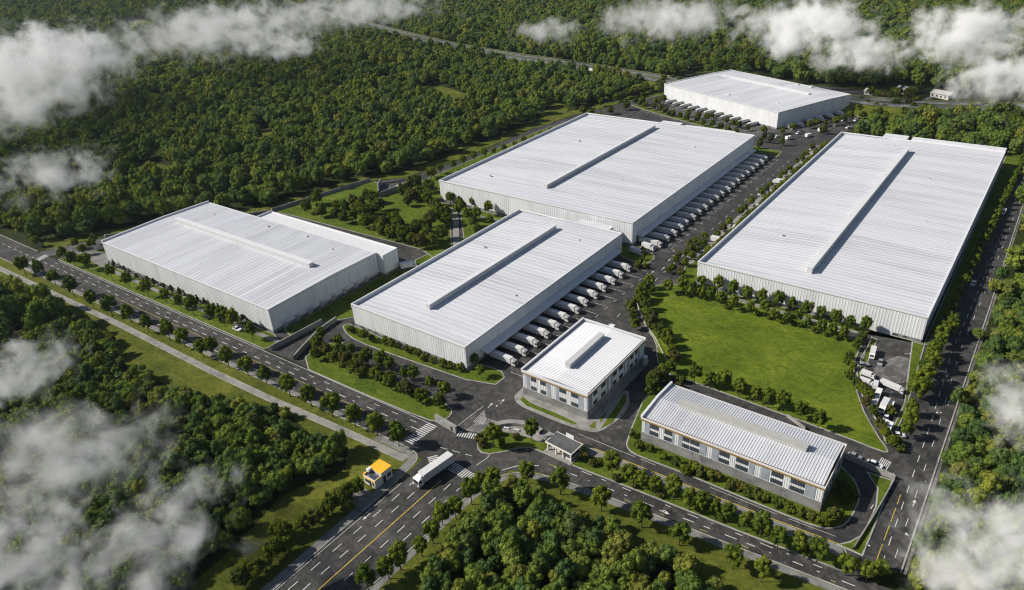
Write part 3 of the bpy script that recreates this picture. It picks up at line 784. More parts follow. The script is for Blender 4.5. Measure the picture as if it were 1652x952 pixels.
E_ = office('smaller white two-storey office with brown cornice between the docks and the lawn', -123.0, 159.0, 25.7, 39.2, 10.0, 'y', 13, ((12.6,8.8),(12.6,31.5)),
       fE([('g',130,155),('w',163,200),('w',230,268),('g',278,298),('g',335,355),('w',362,405),('w',440,485),('g',490,518)]),
       pos_y([('g',562,578),('w',588,612),('w',640,670),('g',681,691),('g',709,719),('w',725,750),('w',770,800),('g',808,816),('g',840,851),('w',862,885),('w',906,926),('g',936,946)]), 1, 3.05, 'monitor_white', 2.0, 1.75)
fF = lambda l: [(k, (a-65)/1167*53.9, (b-65)/1167*53.9) for k,a,b in l]
F_ = office('long white two-storey office with brown cornice in front of the big lawn', -77.9, 159.4, 53.9, 20.1, 9.3, 'x', 10.6, ((7.4,10.9),(45.9,10.9)),
       fF([('g',90,122),('w',125,185),('w',228,282),('g',284,296),('g',328,352),('w',357,405),('w',410,472),('g',478,520),('g',558,600),('w',605,668),('w',712,788),('g',795,828),('g',870,920),('w',930,1000),('w',1045,1128),('g',1135,1190)]),
       [('w',2,4.6),('g',6.2,7.6),('w',9,11.6),('w',14,16.6),('g',17.6,18.8)], 1, 3.5, 'monitor', 2.3, 1.4)
MB().box(11,12.8,39.6,40.9,0,10.9).build('stair_block', M['trim'], E_)
MB().tube((26.7,38.2,0),(26.7,38.2,3.4),1.0,1.0,16).build('round_porch', M['trim'], E_)

# ---------------------------------------------------------------- gate area
gh = thing('gatehouse', 'open gatehouse with a flat grey roof on pale columns beside the entrance road', 'gatehouse', (-95.0,141.6,0), R(-4)); gh.scale = (.9,.9,.95)
MB().bbox(-5.6,5.6,-3.4,3.4,3.5,3.95,.05).build('roof', M['kiosk_wall'], gh)
MB().box(-5.25,5.25,-3.05,3.05,3.94,3.97).build('roof_deck', M['grey_roof'], gh)
MB().box(-1.6,1.6,3.3,3.55,4.0,5.2).build('roof_sign_board', M['trim'], gh)
for xx in (-4.9,-1.4,1.6,4.9):
    for yy in (-2.7,2.7): MB().box(xx-.22,xx+.22,yy-.22,yy+.22,.1,3.5).build('column', M['kiosk_wall'], gh)
MB().box(1.9,4.6,-2.4,2.4,.1,3.45).build('booth_wall', M['glass'], gh)
MB().box(-4.6,1.2,1.9,2.2,.1,3.2).box(1.85,4.65,-2.45,2.45,.1,1.0).build('back_wall', M['kiosk_wall'], gh)
MB().box(-4.0,-1.0,-1.2,-.6,.1,1.1).build('counter', M['trim'], gh)
MB().box(-5.8,5.8,-4.2,3.6,0,.36).build('platform', M['concrete'], gh)

gw = thing('gate_wall', 'grey block gate wall with a small blue window beside the zebra crossings', 'wall', (-133.9,130.7,0), R(-5))
MB().box(-4.9,4.9,-.4,.4,0,2.7).build('wall', M['concrete'], gw)
MB().box(-5.0,5.0,-.46,.46,2.7,2.8).build('coping', M['concrete'], gw)
MB().box(-2.2,-.7,-.46,-.39,.9,2.3).build('window', M['blue_glass'], gw)
MB().box(2.6,3.5,-.46,-.39,.3,2.1).build('door', M['frame'], gw)

arc = chaikin([(-120.8,136.8),(-119.4,141.0),(-115.6,144.0),(-110.8,145.6),(-105.8,144.8)], 3, False)
o = MB().curb(arc, 1.9, 1.5).build('curved_wall', M['concrete'])
tag(o, 'low curved concrete wall around the small plaza behind the gate trees', 'wall')
for i,(x,y) in enumerate([(-116.6,140.6),(-113.2,141.6),(-109.6,142.6)]):
    b = thing('bench', nth(i)+' pale bench from the gate wall inside the curved plaza wall', 'bench', (x,y,.25), R(15), 'benches in the gate plaza')
    MB().bbox(-.9,.9,-.28,.28,.36,.5,.03).build('seat', M['trim'], b)
    for s in (-.6,.6): MB().box(s-.12,s+.12,-.22,.22,0,.36).build('leg', M['concrete'], b)

ki = thing('kiosk', 'small cream kiosk with a bright yellow roof beside the wide avenue', 'kiosk', (-134.9,101,0), R(-1))
MB().box(-2.5,2.5,-.6,3.5,0,3.9).build('rear_wall', M['kiosk_wall'], ki)
MB().bbox(-2.65,2.65,-.7,3.65,3.9,4.15,.04).build('roof', M['kiosk_yellow'], ki)
fr = MB().box(-2.5,2.5,-3.3,-.62,0,2.7).box(-2.5,-2.3,-3.3,-.62,2.7,3.4).box(2.3,2.5,-3.3,-.62,2.7,3.2).box(-2.3,2.3,-3.3,-3.1,2.7,3.2)
fr.build('front_wall', M['kiosk_wall'], ki)
MB().box(-2.25,2.25,-3.05,-.65,2.72,2.95).build('skylight', M['glass'], ki)
MB().box(-2.6,2.6,-3.42,-3.28,2.45,2.75).box(2.48,2.62,-3.28,-.6,2.9,3.25).box(-2.62,-2.0,-3.3,-2.4,3.41,3.5).build('trim_band', M['kiosk_yellow'], ki)
MB().bbox(-2.6,-1.4,-1.9,-.5,3.4,4.35,.05).build('water_tank', M['trim'], ki)
d = MB().box(-.2,.8,-3.36,-3.28,.05,2.2).build('door', M['frame'], ki)
MB().box(.62,.70,-3.42,-3.36,1.0,1.14).build('handle', M['trim'], d)
for a in (-2.0,-1.1,1.2):
    f = MB().box(a,a+.75,-3.36,-3.28,.9,2.1).build('window', M['frame'], ki); MB().box(a+.08,a+.67,-3.38,-3.355,.98,2.02).build('pane', M['glass'], f)
MB().box(2.5,2.58,-.2,.9,.0,2.4).build('side_door', M['frame'], ki)
MB().box(2.5,2.57,1.5,3.0,1.0,2.4).build('side_window', M['glass'], ki)
struct(MB().sheet([(-139,96.4),(-129.4,95.6),(-129.4,89.4),(-136,90)], .03).build('paving', M['paving']))
struct(MB().sheet([(-132.2,102.6),(-129.6,103),(-129.6,104.6),(-132.2,104.2)], .031).build('paving', M['paving']))

# ---------------------------------------------------------------- walls and fences
def wall_run(label, pts, h, th=.4, name='boundary_wall', cap=True):
    t = thing(name, label, 'wall', (pts[0][0],pts[0][1],0))
    q = [(p[0]-pts[0][0], p[1]-pts[0][1]) for p in pts]
    MB().curb(q, th, h).build('wall', M['concrete'], t)
    n = 0; mb = MB()
    if cap:
        for i in range(len(q)-1):
            a, b = Vector(q[i]), Vector(q[i+1]); k = max(1, int((b-a).length/9))
            for j in range(k):
                p = a+(b-a)*j/k
                MB().box(p.x-.32,p.x+.32,p.y-.32,p.y+.32,0,h+.25).build('pier', M['kerb'], t)
    return t
wall_run('long grey boundary wall between the woods and the small park', [(-346.4,221.3),(-340,254),(-333.5,286)], 2.2)
wall_run('grey boundary wall behind the warehouse by the boulevard', [(-398.6,150),(-372,186),(-348,219)], 1.6)
wall_run('straight grey ramp wall at the corner of the boulevard warehouse', [(-222.8,128.2),(-222.2,140),(-221.8,152.8)], 2.4, .45, 'retaining_wall', False)
wall_run('bent grey ramp wall topped with ivy between two warehouses', [(-209.6,128.8),(-212.6,136),(-217.0,147.3),(-218.3,157.5)], 2.2, .6, 'retaining_wall', False)
wall_run('dark retaining wall behind the long office beside the loop drive', [(-26,185.3),(-18,184.2),(-10.2,183.0)], 1.8, .5, 'retaining_wall', False)
wall_run('low kerb wall along the loop drive beside the right-hand road', [(-10.3,182.4),(-11.6,166),(-13.2,151)], 1.1, .3, 'low_wall', False)
wall_run('short grey ramp wall behind the long office at the edge of the lawn', [(-44.5,194.8),(-38,191.6),(-36.6,186.8)], 1.2, .4, 'retaining_wall', False)
lb = thing('loading_bay', 'open concrete service bay with splayed walls at the edge of the woods', 'loading bay', (-322.6,282.6,0))
MB().curb([(0,2),(6,-6),(15,-14)], .5, 4.2).build('end_wall', M['concrete'], lb)
MB().curb([(15,-14),(17.5,2),(17,14)], .5, 3.2).build('side_wall', M['concrete'], lb)
MB().curb([(0,2),(6,10),(9,17)], .4, 1.6).build('rear_wall', M['concrete'], lb)
MB().prism([(1,2),(6,-5),(14.4,-12.6),(16.6,2),(16.2,13),(9.6,16),(6.5,9)], .05, .3).build('floor', M['asphalt_pale'], lb)
MB().prism([(11,4),(15,3),(15.6,9),(12.5,10)], .3, 1.0).build('ramp', M['trim'], lb)

def fence(label, pts, h=1.1, step=2.4):
    t = thing('fence', label, 'fence', (pts[0][0],pts[0][1],0))
    q = [(p[0]-pts[0][0], p[1]-pts[0][1]) for p in pts]
    rail = MB()
    for i in range(len(q)-1):
        a, b = Vector(q[i]), Vector(q[i+1]); k = max(1, round((b-a).length/step))
        for zz in (.45,.8,1.1): rail.tube((*a,zz),(*b,zz),.045,n=5)
        for j in range(k):
            p = a+(b-a)*j/k
            MB().box(p.x-.07,p.x+.07,p.y-.07,p.y+.07,0,h+.1).build('post', M['post'], t)
    rail.build('rail', M['post'], t)
    return t
fence('pale rail fence on the office side of the big lawn', G((1024.6,484.6),(1030,498),(1039.7,522),(1047,533.7),(1056.7,547),(1066,566),(1077.5,588.5)))
fence('pale rail fence between the big lawn and the truck yard', [(-33.2,255),(-33.4,240),(-31.4,231),(-26,216),(-19.4,205),(-15.6,197.4)])

# ---------------------------------------------------------------- small houses beyond
def house(label, x, y, L, W, h, rz, roofm):
    L *= .8; W *= .8; h *= .8
    t = thing('small_house', label, 'house', (x,y,0), rz, 'small houses by the far woods')
    MB().box(0,L,0,W,0,h).build('wall', M['kiosk_wall'], t)
    MB().add([(-.6,-.6,h),(L+.6,-.6,h),(L+.6,W+.6,h),(-.6,W+.6,h),(-.6,W/2,h+2),(L+.6,W/2,h+2)], [(0,1,5,4),(2,3,4,5),(0,4,3),(1,2,5),(3,2,1,0)]).build('roof', M[roofm], t)
    k = 1.2
    while k < L-2.2:
        MB().box(k,k+1.4,-.06,.02,1,2.3).build('window', M['glass'], t); k += 3.4
    MB().box(L,L+.06,W*.4,W*.4+1.2,0,2.1).build('door', M['frame'], t)
    return t
hs = [at(1445,150), at(1500,156), at(1432,148)]
house('white flat house among trees beyond the farthest warehouse', hs[0][0], hs[0][1], 16, 9, 4.5, R(-20), 'trim')
house('house with a wide grey roof at the edge of the cloud', hs[1][0], hs[1][1], 18, 12, 4, R(-24), 'gutter')
house('low white annex house beside the far road', hs[2][0]-14, hs[2][1]-16, 9, 7, 3.4, R(-20), 'trim')
h4 = at(205,58); house('lonely white-roofed house in a clearing under the clouds', h4[0], h4[1], 20, 12, 5, R(10), 'trim')
# ================================================================== vehicles (front towards local +x, origin on the road)
def make_truck(length, detail=False, cl=2.35):
    """articulated or box truck with forward cab"""
    t = thing('semi_truck', 'x', 'truck')
    L = length; cab0 = L-cl; kx = cl/2.35
    tr = MB().bbox(0, cab0-.3, -1.27, 1.27, 1.12, 3.7, .03)
    k = .6
    while k < cab0-1:
        for s in (-1, 1): tr.box(k-.03, k+.03, s*1.285-.02, s*1.285+.02, 1.2, 3.62)
        k += .62
    tro = tr.build('trailer', M['trailer'], t)
    MB().box(-.03,.0,-1.2,-.02,1.2,3.6).box(-.03,.0,.02,1.2,1.2,3.6).build('rear_door', M['truck_white'], tro)
    ch = MB().box(.4, L-1.2, -.45, .45, .72, 1.1).box(.1,.35,-1.15,1.15,.5,.62).box(L*.42,L*.42+1.6,-1.15,-.62,.5,1.0).box(L*.42,L*.42+1.6,.62,1.15,.5,1.0).box(cab0-.5,cab0+.1,-.9,.9,.9,1.3)
    ch.build('chassis', M['chassis'], t)
    prof = [(a_*kx, b_) for a_, b_ in [(0,.55),(2.28,.55),(2.35,.8),(2.35,1.55),(2.12,2.75),(1.7,2.98),(.1,3.02),(0,2.8)]]
    cb = MB(); v = [(cab0+a, -1.22, b) for a, b in prof]+[(cab0+a, 1.22, b) for a, b in prof]; n = len(prof)
    cb.add(v, [tuple(range(n)), tuple(range(2*n-1,n-1,-1))]+[((i+1)%n,i,n+i,n+(i+1)%n) for i in range(n)])
    cb.add([(cab0+.1,-1.05,3.01),(cab0+1.35,-1.05,2.98),(cab0+1.35,1.05,2.98),(cab0+.1,1.05,3.01),(cab0+.1,-.95,3.5),(cab0+.1,.95,3.5),(cab0+.75,.85,3.34),(cab0+.75,-.85,3.34)], [(0,3,5,4),(4,5,6,7),(7,6,2,1),(0,4,7,1),(3,2,6,5)])
    c = cb.build('cab', M['truck_white' if detail else 'cab_paint'], t)
    MB().add([(cab0+cl+.012,-1.1,1.58),(cab0+cl+.012,1.1,1.58),(cab0+2.145*kx+.02,1.06,2.68),(cab0+2.145*kx+.02,-1.06,2.68)], [(0,1,2,3)]).build('windscreen', M['vglass'], c)
    for s in (-1, 1):
        w_ = [(cab0+1.0*kx,s*1.232,1.75),(cab0+2.1*kx,s*1.232,1.75),(cab0+1.95*kx,s*1.232,2.55),(cab0+1.0*kx,s*1.232,2.55)]
        MB().add(w_, [(0,1,2,3) if s < 0 else (3,2,1,0)]).build('side_window', M['vglass'], c)
        MB().box(cab0+cl-.01,cab0+cl+.04,s*.95-.2,s*.95+.2,.72,.95).build('headlight', M['lamp_glass'], c)
        MB().box(cab0+cl-.25,cab0+cl-.05,s*1.42-.09,s*1.42+.09,1.7,2.35).build('mirror', M['chassis'], c)
    MB().box(cab0+cl-.005,cab0+cl+.035,-.8,.8,.9,1.48).box(cab0+cl-.05,cab0+cl+.07,-1.2,1.2,.45,.68).build('grille', M['chassis'], c)
    for xx in ([1.4,2.7,4.0] if L > 14 else [1.6,2.9])+[cab0+1.2]+([cab0-1.6] if L > 14 else []):
        for s in (-1, 1):
            wo_ = MB().tube((xx,s*.86,.5),(xx,s*1.2,.5),.5,.5,14).build('wheel', M['rubber'], t)
            if detail: MB().tube((xx,s*1.19,.5),(xx,s*1.215,.5),.27,.24,10).build('rim', M['car_silver'], wo_)
    return t
def make_van(name, label, L=5.4, h=2.3, paint='car_white', box=False):
    t = thing(name, label, 'van')
    if box:
        MB().bbox(0,L-1.7,-1.05,1.05,.75,h,.06).build('cargo_box', M['trailer'], t)
        prof = [(L-1.65,.4),(L-.02,.4),(L,.75),(L-.05,1.15),(L-.5,2.0),(L-1.65,2.08)]
    else:
        prof = [(0,.4),(L-.05,.4),(L,.7),(L-.15,1.1),(L-.75,1.28),(L-1.5,h-.08),(.25,h),(0,h-.25)]
    n = len(prof); yw = 1.0
    bd = MB().add([(a,-yw,b) for a,b in prof]+[(a,yw,b) for a,b in prof], [tuple(range(n)), tuple(range(2*n-1,n-1,-1))]+[((i+1)%n,i,n+i,n+(i+1)%n) for i in range(n)]).build('body', M[paint], t)
    if box: a, b = prof[3], prof[4]
    else: a, b = prof[4], prof[5]
    d = Vector((b[1]-a[1], a[0]-b[0])).normalized()*.02
    q = lambda f, y: (a[0]+(b[0]-a[0])*f+abs(d.x), y, a[1]+(b[1]-a[1])*f+.015)
    MB().add([q(.1,-.85),q(.1,.85),q(.92,.78),q(.92,-.78)], [(0,1,2,3)]).build('windscreen', M['vglass'], bd)
    for s in (-1,1):
        sx = L-1.55
        w_ = [(sx-.0,s*1.012,1.3),(sx+.72,s*1.012,1.3),(sx+.2,s*1.012,min(h-.25,1.95)),(sx-.0,s*1.012,min(h-.25,1.95))]
        MB().add(w_, [(0,1,2,3) if s<0 else (3,2,1,0)]).build('side_window', M['vglass'], bd)
        for xx in (.95, L-.95): MB().tube((xx,s*.78,.35),(xx,s*1.03,.35),.35,.35,10).build('wheel', M['rubber'], t)
    return t
def make_car(label, paint):
    t = thing('parked_car', label, 'car')
    L = 4.4
    prof = [(0,.3),(L,.3),(L,.65),(L-.15,.82),(L-1.15,.95),(.45,.98),(0,.85)]
    n = len(prof)
    bd = MB().add([(a,-.88,b) for a,b in prof]+[(a,.88,b) for a,b in prof], [tuple(range(n)), tuple(range(2*n-1,n-1,-1))]+[((i+1)%n,i,n+i,n+(i+1)%n) for i in range(n)]).build('body', M[paint], t)
    g_ = MB().add([(.35,-.82,.97),(L-1.2,-.82,.95),(L-1.2,.82,.95),(.35,.82,.97),(.95,-.66,1.46),(L-2.05,-.66,1.46),(L-2.05,.66,1.46),(.95,.66,1.46)], [(0,1,5,4),(1,2,6,5),(2,3,7,6),(3,0,4,7)]).build('window', M['vglass'], bd)
    MB().bbox(.93,L-2.03,-.66,.66,1.455,1.52,.03).build('roof', M[paint], bd)
    for s in (-1,1):
        for xx in (.8,L-.85): MB().tube((xx,s*.68,.32),(xx,s*.9,.32),.32,.32,10).build('wheel', M['rubber'], t)
    return t

big = make_truck(16.0, True); big.name = 'semi_truck'
big['label'] = 'large white semi truck driving down the wide avenue at the junction'
big.scale = (.88,1.06,1.08); big.location = (-121.13,118.7,_z[0]+.01); big.rotation_euler = (0,0,R(-97))
dk = make_truck(13.2, cl=1.95); bx = make_van('box_van', 'x', 6.6, 2.9, 'truck_white', True); van = make_van('delivery_van', 'x'); 
cw_ = make_car('x', 'car_white'); cs_ = make_car('x', 'car_silver'); cd_ = make_car('x', 'car_dark')
note_kids()
ZR = .10
first = {}
def put(proto, x, y, rz, label, group, z=ZR, scale=None):
    if proto.name not in first:
        first[proto.name] = 1; proto.location = (x,y,z); proto.rotation_euler = (0,0,rz); proto['label'] = label; proto['group'] = group
        if scale: proto.scale = scale if isinstance(scale, tuple) else (scale,)*3
        return proto
    return dup(proto, (x,y,z), rz, label, group, scale)
for i, y in enumerate(CY):
    put(dk, -147.3+random.uniform(-.2,.4), y, R(random.uniform(-1,1)), f'white box truck, {nth(i)} from the small office in the middle warehouse dock row', 'trucks at the middle warehouse docks', scale=(.91,.78,.84))
for i, y in enumerate(BY):
    put(dk, -146.8+random.uniform(-.3,.5), y, R(random.uniform(-1.2,1.2)), f'white box truck, {nth(i)} from the lawn end in the large rear warehouse dock row', 'trucks at the rear warehouse docks', scale=(.91,.78,.84))
ga = R(-22.9); ca, sa = math.cos(ga), math.sin(ga)
gl = lambda u, v: (-260.8+u*ca-v*sa, 546.9+u*sa+v*ca)
for i in range(11):
    u = 14+i*8.6; x, y = gl(u, -.6)
    put(dk, x, y, ga-R(90), f'white truck, {nth(i)} from the highway side in front of the farthest warehouse', 'trucks at the farthest warehouse', scale=(.74,.72,.74))
for i in range(6):
    x, y = gl(118.6, 8+i*10.5)
    put(bx, x, y, ga, f'white box van, {nth(i)} from the near corner along the farthest warehouse flank', 'vans along the farthest warehouse')
put(dk, -155.5, 283.5, R(4), 'low white truck parked on the grass end between the two dock rows', 'trucks at the rear warehouse docks', scale=.8) if False else None
put(bx, -145.6, 277.6, R(-8), 'white box van on the pad between the two dock rows', 'vans on pads')
put(bx, -143.0, 284.5, R(-4), 'white box van on the verge corner of the large rear warehouse', 'vans on pads')
# bays along the longest warehouse
for i in range(26):
    if i % 3 != 0 or i == 9: continue
    p = [bx, van, cw_, bx][i % 4]
    put(p, -113.2, 284.8+7.6*i, R(180), f'white vehicle in the {nth(i)} bay from the lawn facing the dock road', 'vehicles in the bays along the longest warehouse')
nv = -1
for i in range(23):
    if i % 6 == 4: continue
    nv += 1
    p = [van, bx, van, cw_][i % 4]
    put(p, -107.9+(-.6), 288+7.9*i, R(180) if i % 3 else R(176), f'white vehicle, {nth(nv)} from the lawn between hedge and longest warehouse wall', 'vehicles behind the hedge of the longest warehouse', z=.18)
# truck yard
def yard(p, px, py, deg, L, label, scale):
    x, y = at(px, py, 1.3); put(p, x-math.cos(R(deg))*L*scale/2, y-math.sin(R(deg))*L*scale/2, R(deg), label, 'vehicles in the truck yard', scale=scale)
yard(bx, 1408, 569, -84, 6.6, 'white box truck nearest the hall wall in the truck yard', .88)
yard(bx, 1401, 603, -8, 6.6, 'white box truck backed to the yard hedge, upper of the pair', .7)
yard(bx, 1398, 615, -6, 6.6, 'white box truck backed to the yard hedge, lower of the pair', .7)
yard(bx, 1413, 619, 98, 6.6, 'white box truck parked across behind the long lorry', .7)
yard(dk, 1440, 623, -14, 13.2, 'long white lorry parked crosswise in the truck yard', .6)
yard(bx, 1411, 649, -92, 6.6, 'white box truck beside the painted bay, hedge side', .8)
yard(bx, 1426, 655, -93, 6.6, 'long white box truck beside the painted bay, road side', .95)
yard(van, 1433, 690, -92, 5.4, 'small white van at the narrow end of the truck yard', .95)
yard(cw_, 1451, 699, 20, 4.4, 'white car at the narrow end of the truck yard', .9)
yard(cw_, 1446, 709, -10, 4.4, 'white car under the trees at the tip of the truck yard', .9)
yard(van, 1417, 634, -90, 5.4, 'white van behind the long lorry, middle of the truck yard', .85)
yard(van, 1436, 655, -88, 5.4, 'white van near the road hedge in the middle of the truck yard', .85)
yard(cw_, 1430, 672, -85, 4.4, 'white car behind the long box truck in the truck yard', .9)
yard(cs_, 1421, 582, -86, 4.4, 'silver car by the worn pad near the hall wall', .9)
yard(cs_, 1393, 586, 40, 4.4, 'silver car by the hedge of the truck yard', 1.0)
yard(cd_, 1447, 634, 5, 4.4, 'dark car beside the long white lorry in the truck yard', .9)
# cars on and beside the roads
xy = at(1622,345); put(van, xy[0]-1, xy[1]+2, R(-92), 'white van driving on the right-hand road', 'cars on the right-hand road', scale=.95)
xy = at(1568,462); put(cw_, xy[0], xy[1], R(88), 'white car at the kerb of the right-hand road', 'cars on the right-hand road')
put(cs_, -23.8, 186.9, R(-6), 'silver car parked behind the long office', 'cars behind the long office', z=.12)
put(cw_, -18.4, 186.2, R(-6), 'white car beside the zebra crossing behind the long office', 'cars behind the long office', z=.12)
for i, (px, py, p) in enumerate([(228,461,cd_),(262,478,cw_),(300,497,cs_),(330,512,cd_),(378,531,cw_)]):
    x, y = at(px, py); put(p, x, y, R(2), f'{["dark","white","silver","dark","white"][i]} car, {nth(i)} from the woods end beside the boulevard warehouse', 'cars beside the boulevard warehouse', z=.25)
for i in range(7):
    put([bx, van, bx, cs_, van, cw_, bx][i], -322+13*i+random.uniform(-2,2), 214+random.uniform(-1,1), R(-90), f'vehicle, {nth(i)} from the woods in the dark lot behind the annex', 'vehicles behind the annex')
put(bx, -228.5, 206, R(60), 'white box truck at the right end of the annex lot', 'vehicles behind the annex', scale=1.2)
for i, (px, py) in enumerate([(648,62),(706,76),(716,80),(752,84),(775,90),(800,93),(842,99),(905,107),(958,116),(1000,124),(1030,131),(620,50)]):
    x, y = at(px, py, 4.6); put([bx, van, cs_, cw_][i % 4], x, y, R(-13 if i % 2 else 167), f'white vehicle, {nth(i)} along the far wooded highway', 'vehicles on the far highway', z=4.6)
for i, (px, py) in enumerate([(1285,217),(1300,222),(1320,214),(1345,205),(1365,208),(1378,196),(1392,212),(1400,206),(1420,196),(1448,186),(1462,180),(1478,172),(1492,165),(1335,199),(1358,196),(1250,223),(1268,226)]):
    x, y = at(px, py); put([cw_, van, bx, cs_, cw_][i % 5], x, y, R(65+random.uniform(-12,12)), f'small vehicle, {nth(i)} of the cluster on the road past the farthest warehouse', 'vehicles past the farthest warehouse')

# ================================================================== trees
def ico():
    t = (1+5**.5)/2
    v = [Vector(p).normalized() for p in [(-1,t,0),(1,t,0),(-1,-t,0),(1,-t,0),(0,-1,t),(0,1,t),(0,-1,-t),(0,1,-t),(t,0,-1),(t,0,1),(-t,0,-1),(-t,0,1)]]
    f = [(0,11,5),(0,5,1),(0,1,7),(0,7,10),(0,10,11),(1,5,9),(5,11,4),(11,10,2),(10,7,6),(7,1,8),(3,9,4),(3,4,2),(3,2,6),(3,6,8),(3,8,9),(4,9,5),(2,4,11),(6,2,10),(8,6,7),(9,8,1)]
    return v, f
ICO = ico()
def crown_mb(seed, Rr, H, z0, ncl, leaf, nleaf, conic=0.0, rough=1.0, core=.62, big=1.0):
    """leafy crown: many small leaf faces over clumps spread through a rounded volume"""
    rnd = random.Random(seed); mb = MB()
    zc = z0+H*.48
    cl = []
    for i in range(ncl):
        for _ in range(30):
            u = rnd.uniform(-.75, 1); a = rnd.uniform(0, 2*math.pi); rr = math.sqrt(max(0,1-u*u))
            k = rnd.uniform(.55, .84)
            shrink = 1-conic*max(0, (u+1)/2)
            p = Vector((math.cos(a)*rr*Rr*k*shrink, math.sin(a)*rr*Rr*k*shrink, zc+u*H*.5*k*1.15))
            if all((p-q).length > Rr*.30 for q, _ in cl): break
        cl.append((p, Rr*rnd.uniform(.24, .42)*big*(1-.35*conic*max(0,(u+1)/2))))
    cl.append((Vector((0,0,zc)), Rr*core))
    for p, r in cl:
        tone = min(1, max(0, rnd.gauss(.5,.2)))
        j = [r*.86*rnd.uniform(.75,1.08) for _ in range(12)]
        mb.add([p+ICO[0][i]*j[i] for i in range(12)], ICO[1], 0, tone*.8)
        for _ in range(nleaf):
            d = Vector((rnd.gauss(0,1), rnd.gauss(0,1), rnd.gauss(.25,1))).normalized()
            q = p+d*r*rnd.uniform(.86,1.10)
            nn = (d+Vector((rnd.gauss(0,.26),rnd.gauss(0,.26),rnd.gauss(0,.26)))*rough).normalized()
            t1 = nn.orthogonal().normalized(); ang = rnd.uniform(0,6.28); t2 = nn.cross(t1)
            e1 = (t1*math.cos(ang)+t2*math.sin(ang))*leaf*rnd.uniform(.7,1.3); e2 = nn.cross(e1)*rnd.uniform(.55,.9)
            mb.add([q-e1,q-e2*.9+nn*leaf*.15,q+e1,q+e2*.9+nn*leaf*.12], [(0,1,2,3)], 0, min(1,max(0,tone+rnd.gauss(0,.16))))
    return mb
def trunk_mb(seed, h, r, zc, spread):
    rnd = random.Random(seed); mb = MB().tube((0,0,-.05),(rnd.uniform(-.08,.08),rnd.uniform(-.08,.08),h),r,r*.65,7)
    for k in range(4):
        a = k*1.6+rnd.uniform(-.4,.4)
        mb.tube((0,0,h*.85),(math.cos(a)*spread,math.sin(a)*spread,zc),r*.5,r*.18,5)
    return mb
def make_tree(name, cat, seed, Rr, H, z0, ncl, leaf, nleaf, mat, trunk_r, conic=0.0, **kw):
    t = thing(name, 'x', cat)
    crown_mb(seed, Rr, H, z0, ncl, leaf, nleaf, conic, **kw).build('crown', M[mat], t, tone=True)
    if trunk_r: trunk_mb(seed+1, z0+H*.25, trunk_r, z0+H*.5, Rr*.5).build('trunk', M['bark'], t)
    return t
street = [make_tree('street_tree','tree',100+i, 2.4+.2*(i%3), 4.7+.4*(i%2), 2.3, 22, .2, 50, 'street_leaf', .16) for i in range(4)]
bushy = [make_tree('bushy_tree','tree',140+i, 2.3, 4.2, .9, 22, .2, 48, 'shrub_leaf', .13) for i in range(4)]
shrub = [make_tree('shrub','shrub',180+i, 1.45, 2.2, .05, 11, .17, 55, 'shrub_leaf', .07) for i in range(4)]
conif = [make_tree('conical_shrub','shrub',220+i, 1.2, 3.0, .1, 13, .16, 50, 'hedge_leaf', .09, .75) for i in range(2)]
forest = [make_tree('forest_tree','tree',260+i, 3.3+.35*(i%3), 6.0+.8*(i%2), 1.6, 24+3*(i%3), .27, 46, 'forest_leaf', .2) for i in range(4)]
forest += [make_tree('forest_tree','tree',290+i, 3.5+.3*(i%2), 6.4+.6*(i%2), 1.4, 13+i, .26, 70, 'forest_leaf', .2, rough=.6, core=.8, big=1.25) for i in range(4)]
# roadside trees and shrubs: rows of (kind, points, where)
note_kids()
used = set()
PLANTS = []                     # (x, y, radius) so that the wood keeps clear of them
def plant(protos, x, y, label, group, s=1.0, z=None):
    p = random.choice(protos); rz = random.uniform(0, 6.28); sc = s*random.uniform(.86,1.16)*(1.2 if protos is shrub else 1.15)
    zz = .14 if z is None else z
    sc3 = (sc*random.uniform(.94,1.06), sc*random.uniform(.94,1.06), sc*random.uniform(1.0,1.22))
    PLANTS.append((x, y, 2.4*s))
    if p.name not in used:
        used.add(p.name); p.location = (x,y,zz); p.rotation_euler = (0,0,rz); p.scale = sc3; p['label'] = label; p['group'] = group; return p
    return dup(p, (x,y,zz), rz, label, group, sc3)
def row(protos, pts, what, where, group, s=1.0, z=None, world=False, jit=0.0):
    P = [tuple(q) if world else at(*q) for q in pts]
    far = max(P, key=lambda p: math.hypot(p[0]-P[0][0], p[1]-P[0][1])); ux, uy = far[0]-P[0][0], far[1]-P[0][1]
    P.sort(key=lambda p: (p[0]-P0[0])*ux+(p[1]-P0[1])*uy) if (P0 := P[0]) else None
    for i, (x, y) in enumerate(P):
        plant(protos, x+random.uniform(-jit,jit), y+random.uniform(-jit,jit), f'{what}, {nth(i)} {where}', group, s, z)
def crop(x0, y0, sc, pts, dy=0.0): return [(x0+a/sc, y0+(b+dy)/sc) for a, b in pts]
C4 = lambda l, dy=0: crop(0,310,2.886,l,dy)
C4b = lambda l, dy=0: crop(380,480,4.328,l,dy)
C5 = lambda l, dy=0: crop(550,310,2.886,l,dy)
C6 = lambda l, dy=0: crop(1092,310,2.886,l,dy)
BL = lambda l, dy=0: crop(0,622,2.886,l,dy)
R2 = lambda l, dy=0: crop(550,622,2.886,l,dy)
R3 = lambda l, dy=0: crop(1092,622,2.886,l,dy)
LW = lambda l, dy=0: crop(1000,460,5.29,l,dy)
YD = lambda l, dy=0: crop(1350,520,3.967,l,dy)
PK = lambda l, dy=0: crop(440,260,5.01,l,dy)
DR = lambda l, dy=0: crop(980,360,6.8,l,dy)
GN = lambda l, dy=0: crop(1020,180,5.01,l,dy)
TR = lambda l, dy=0: crop(1320,100,4.76,l,dy)
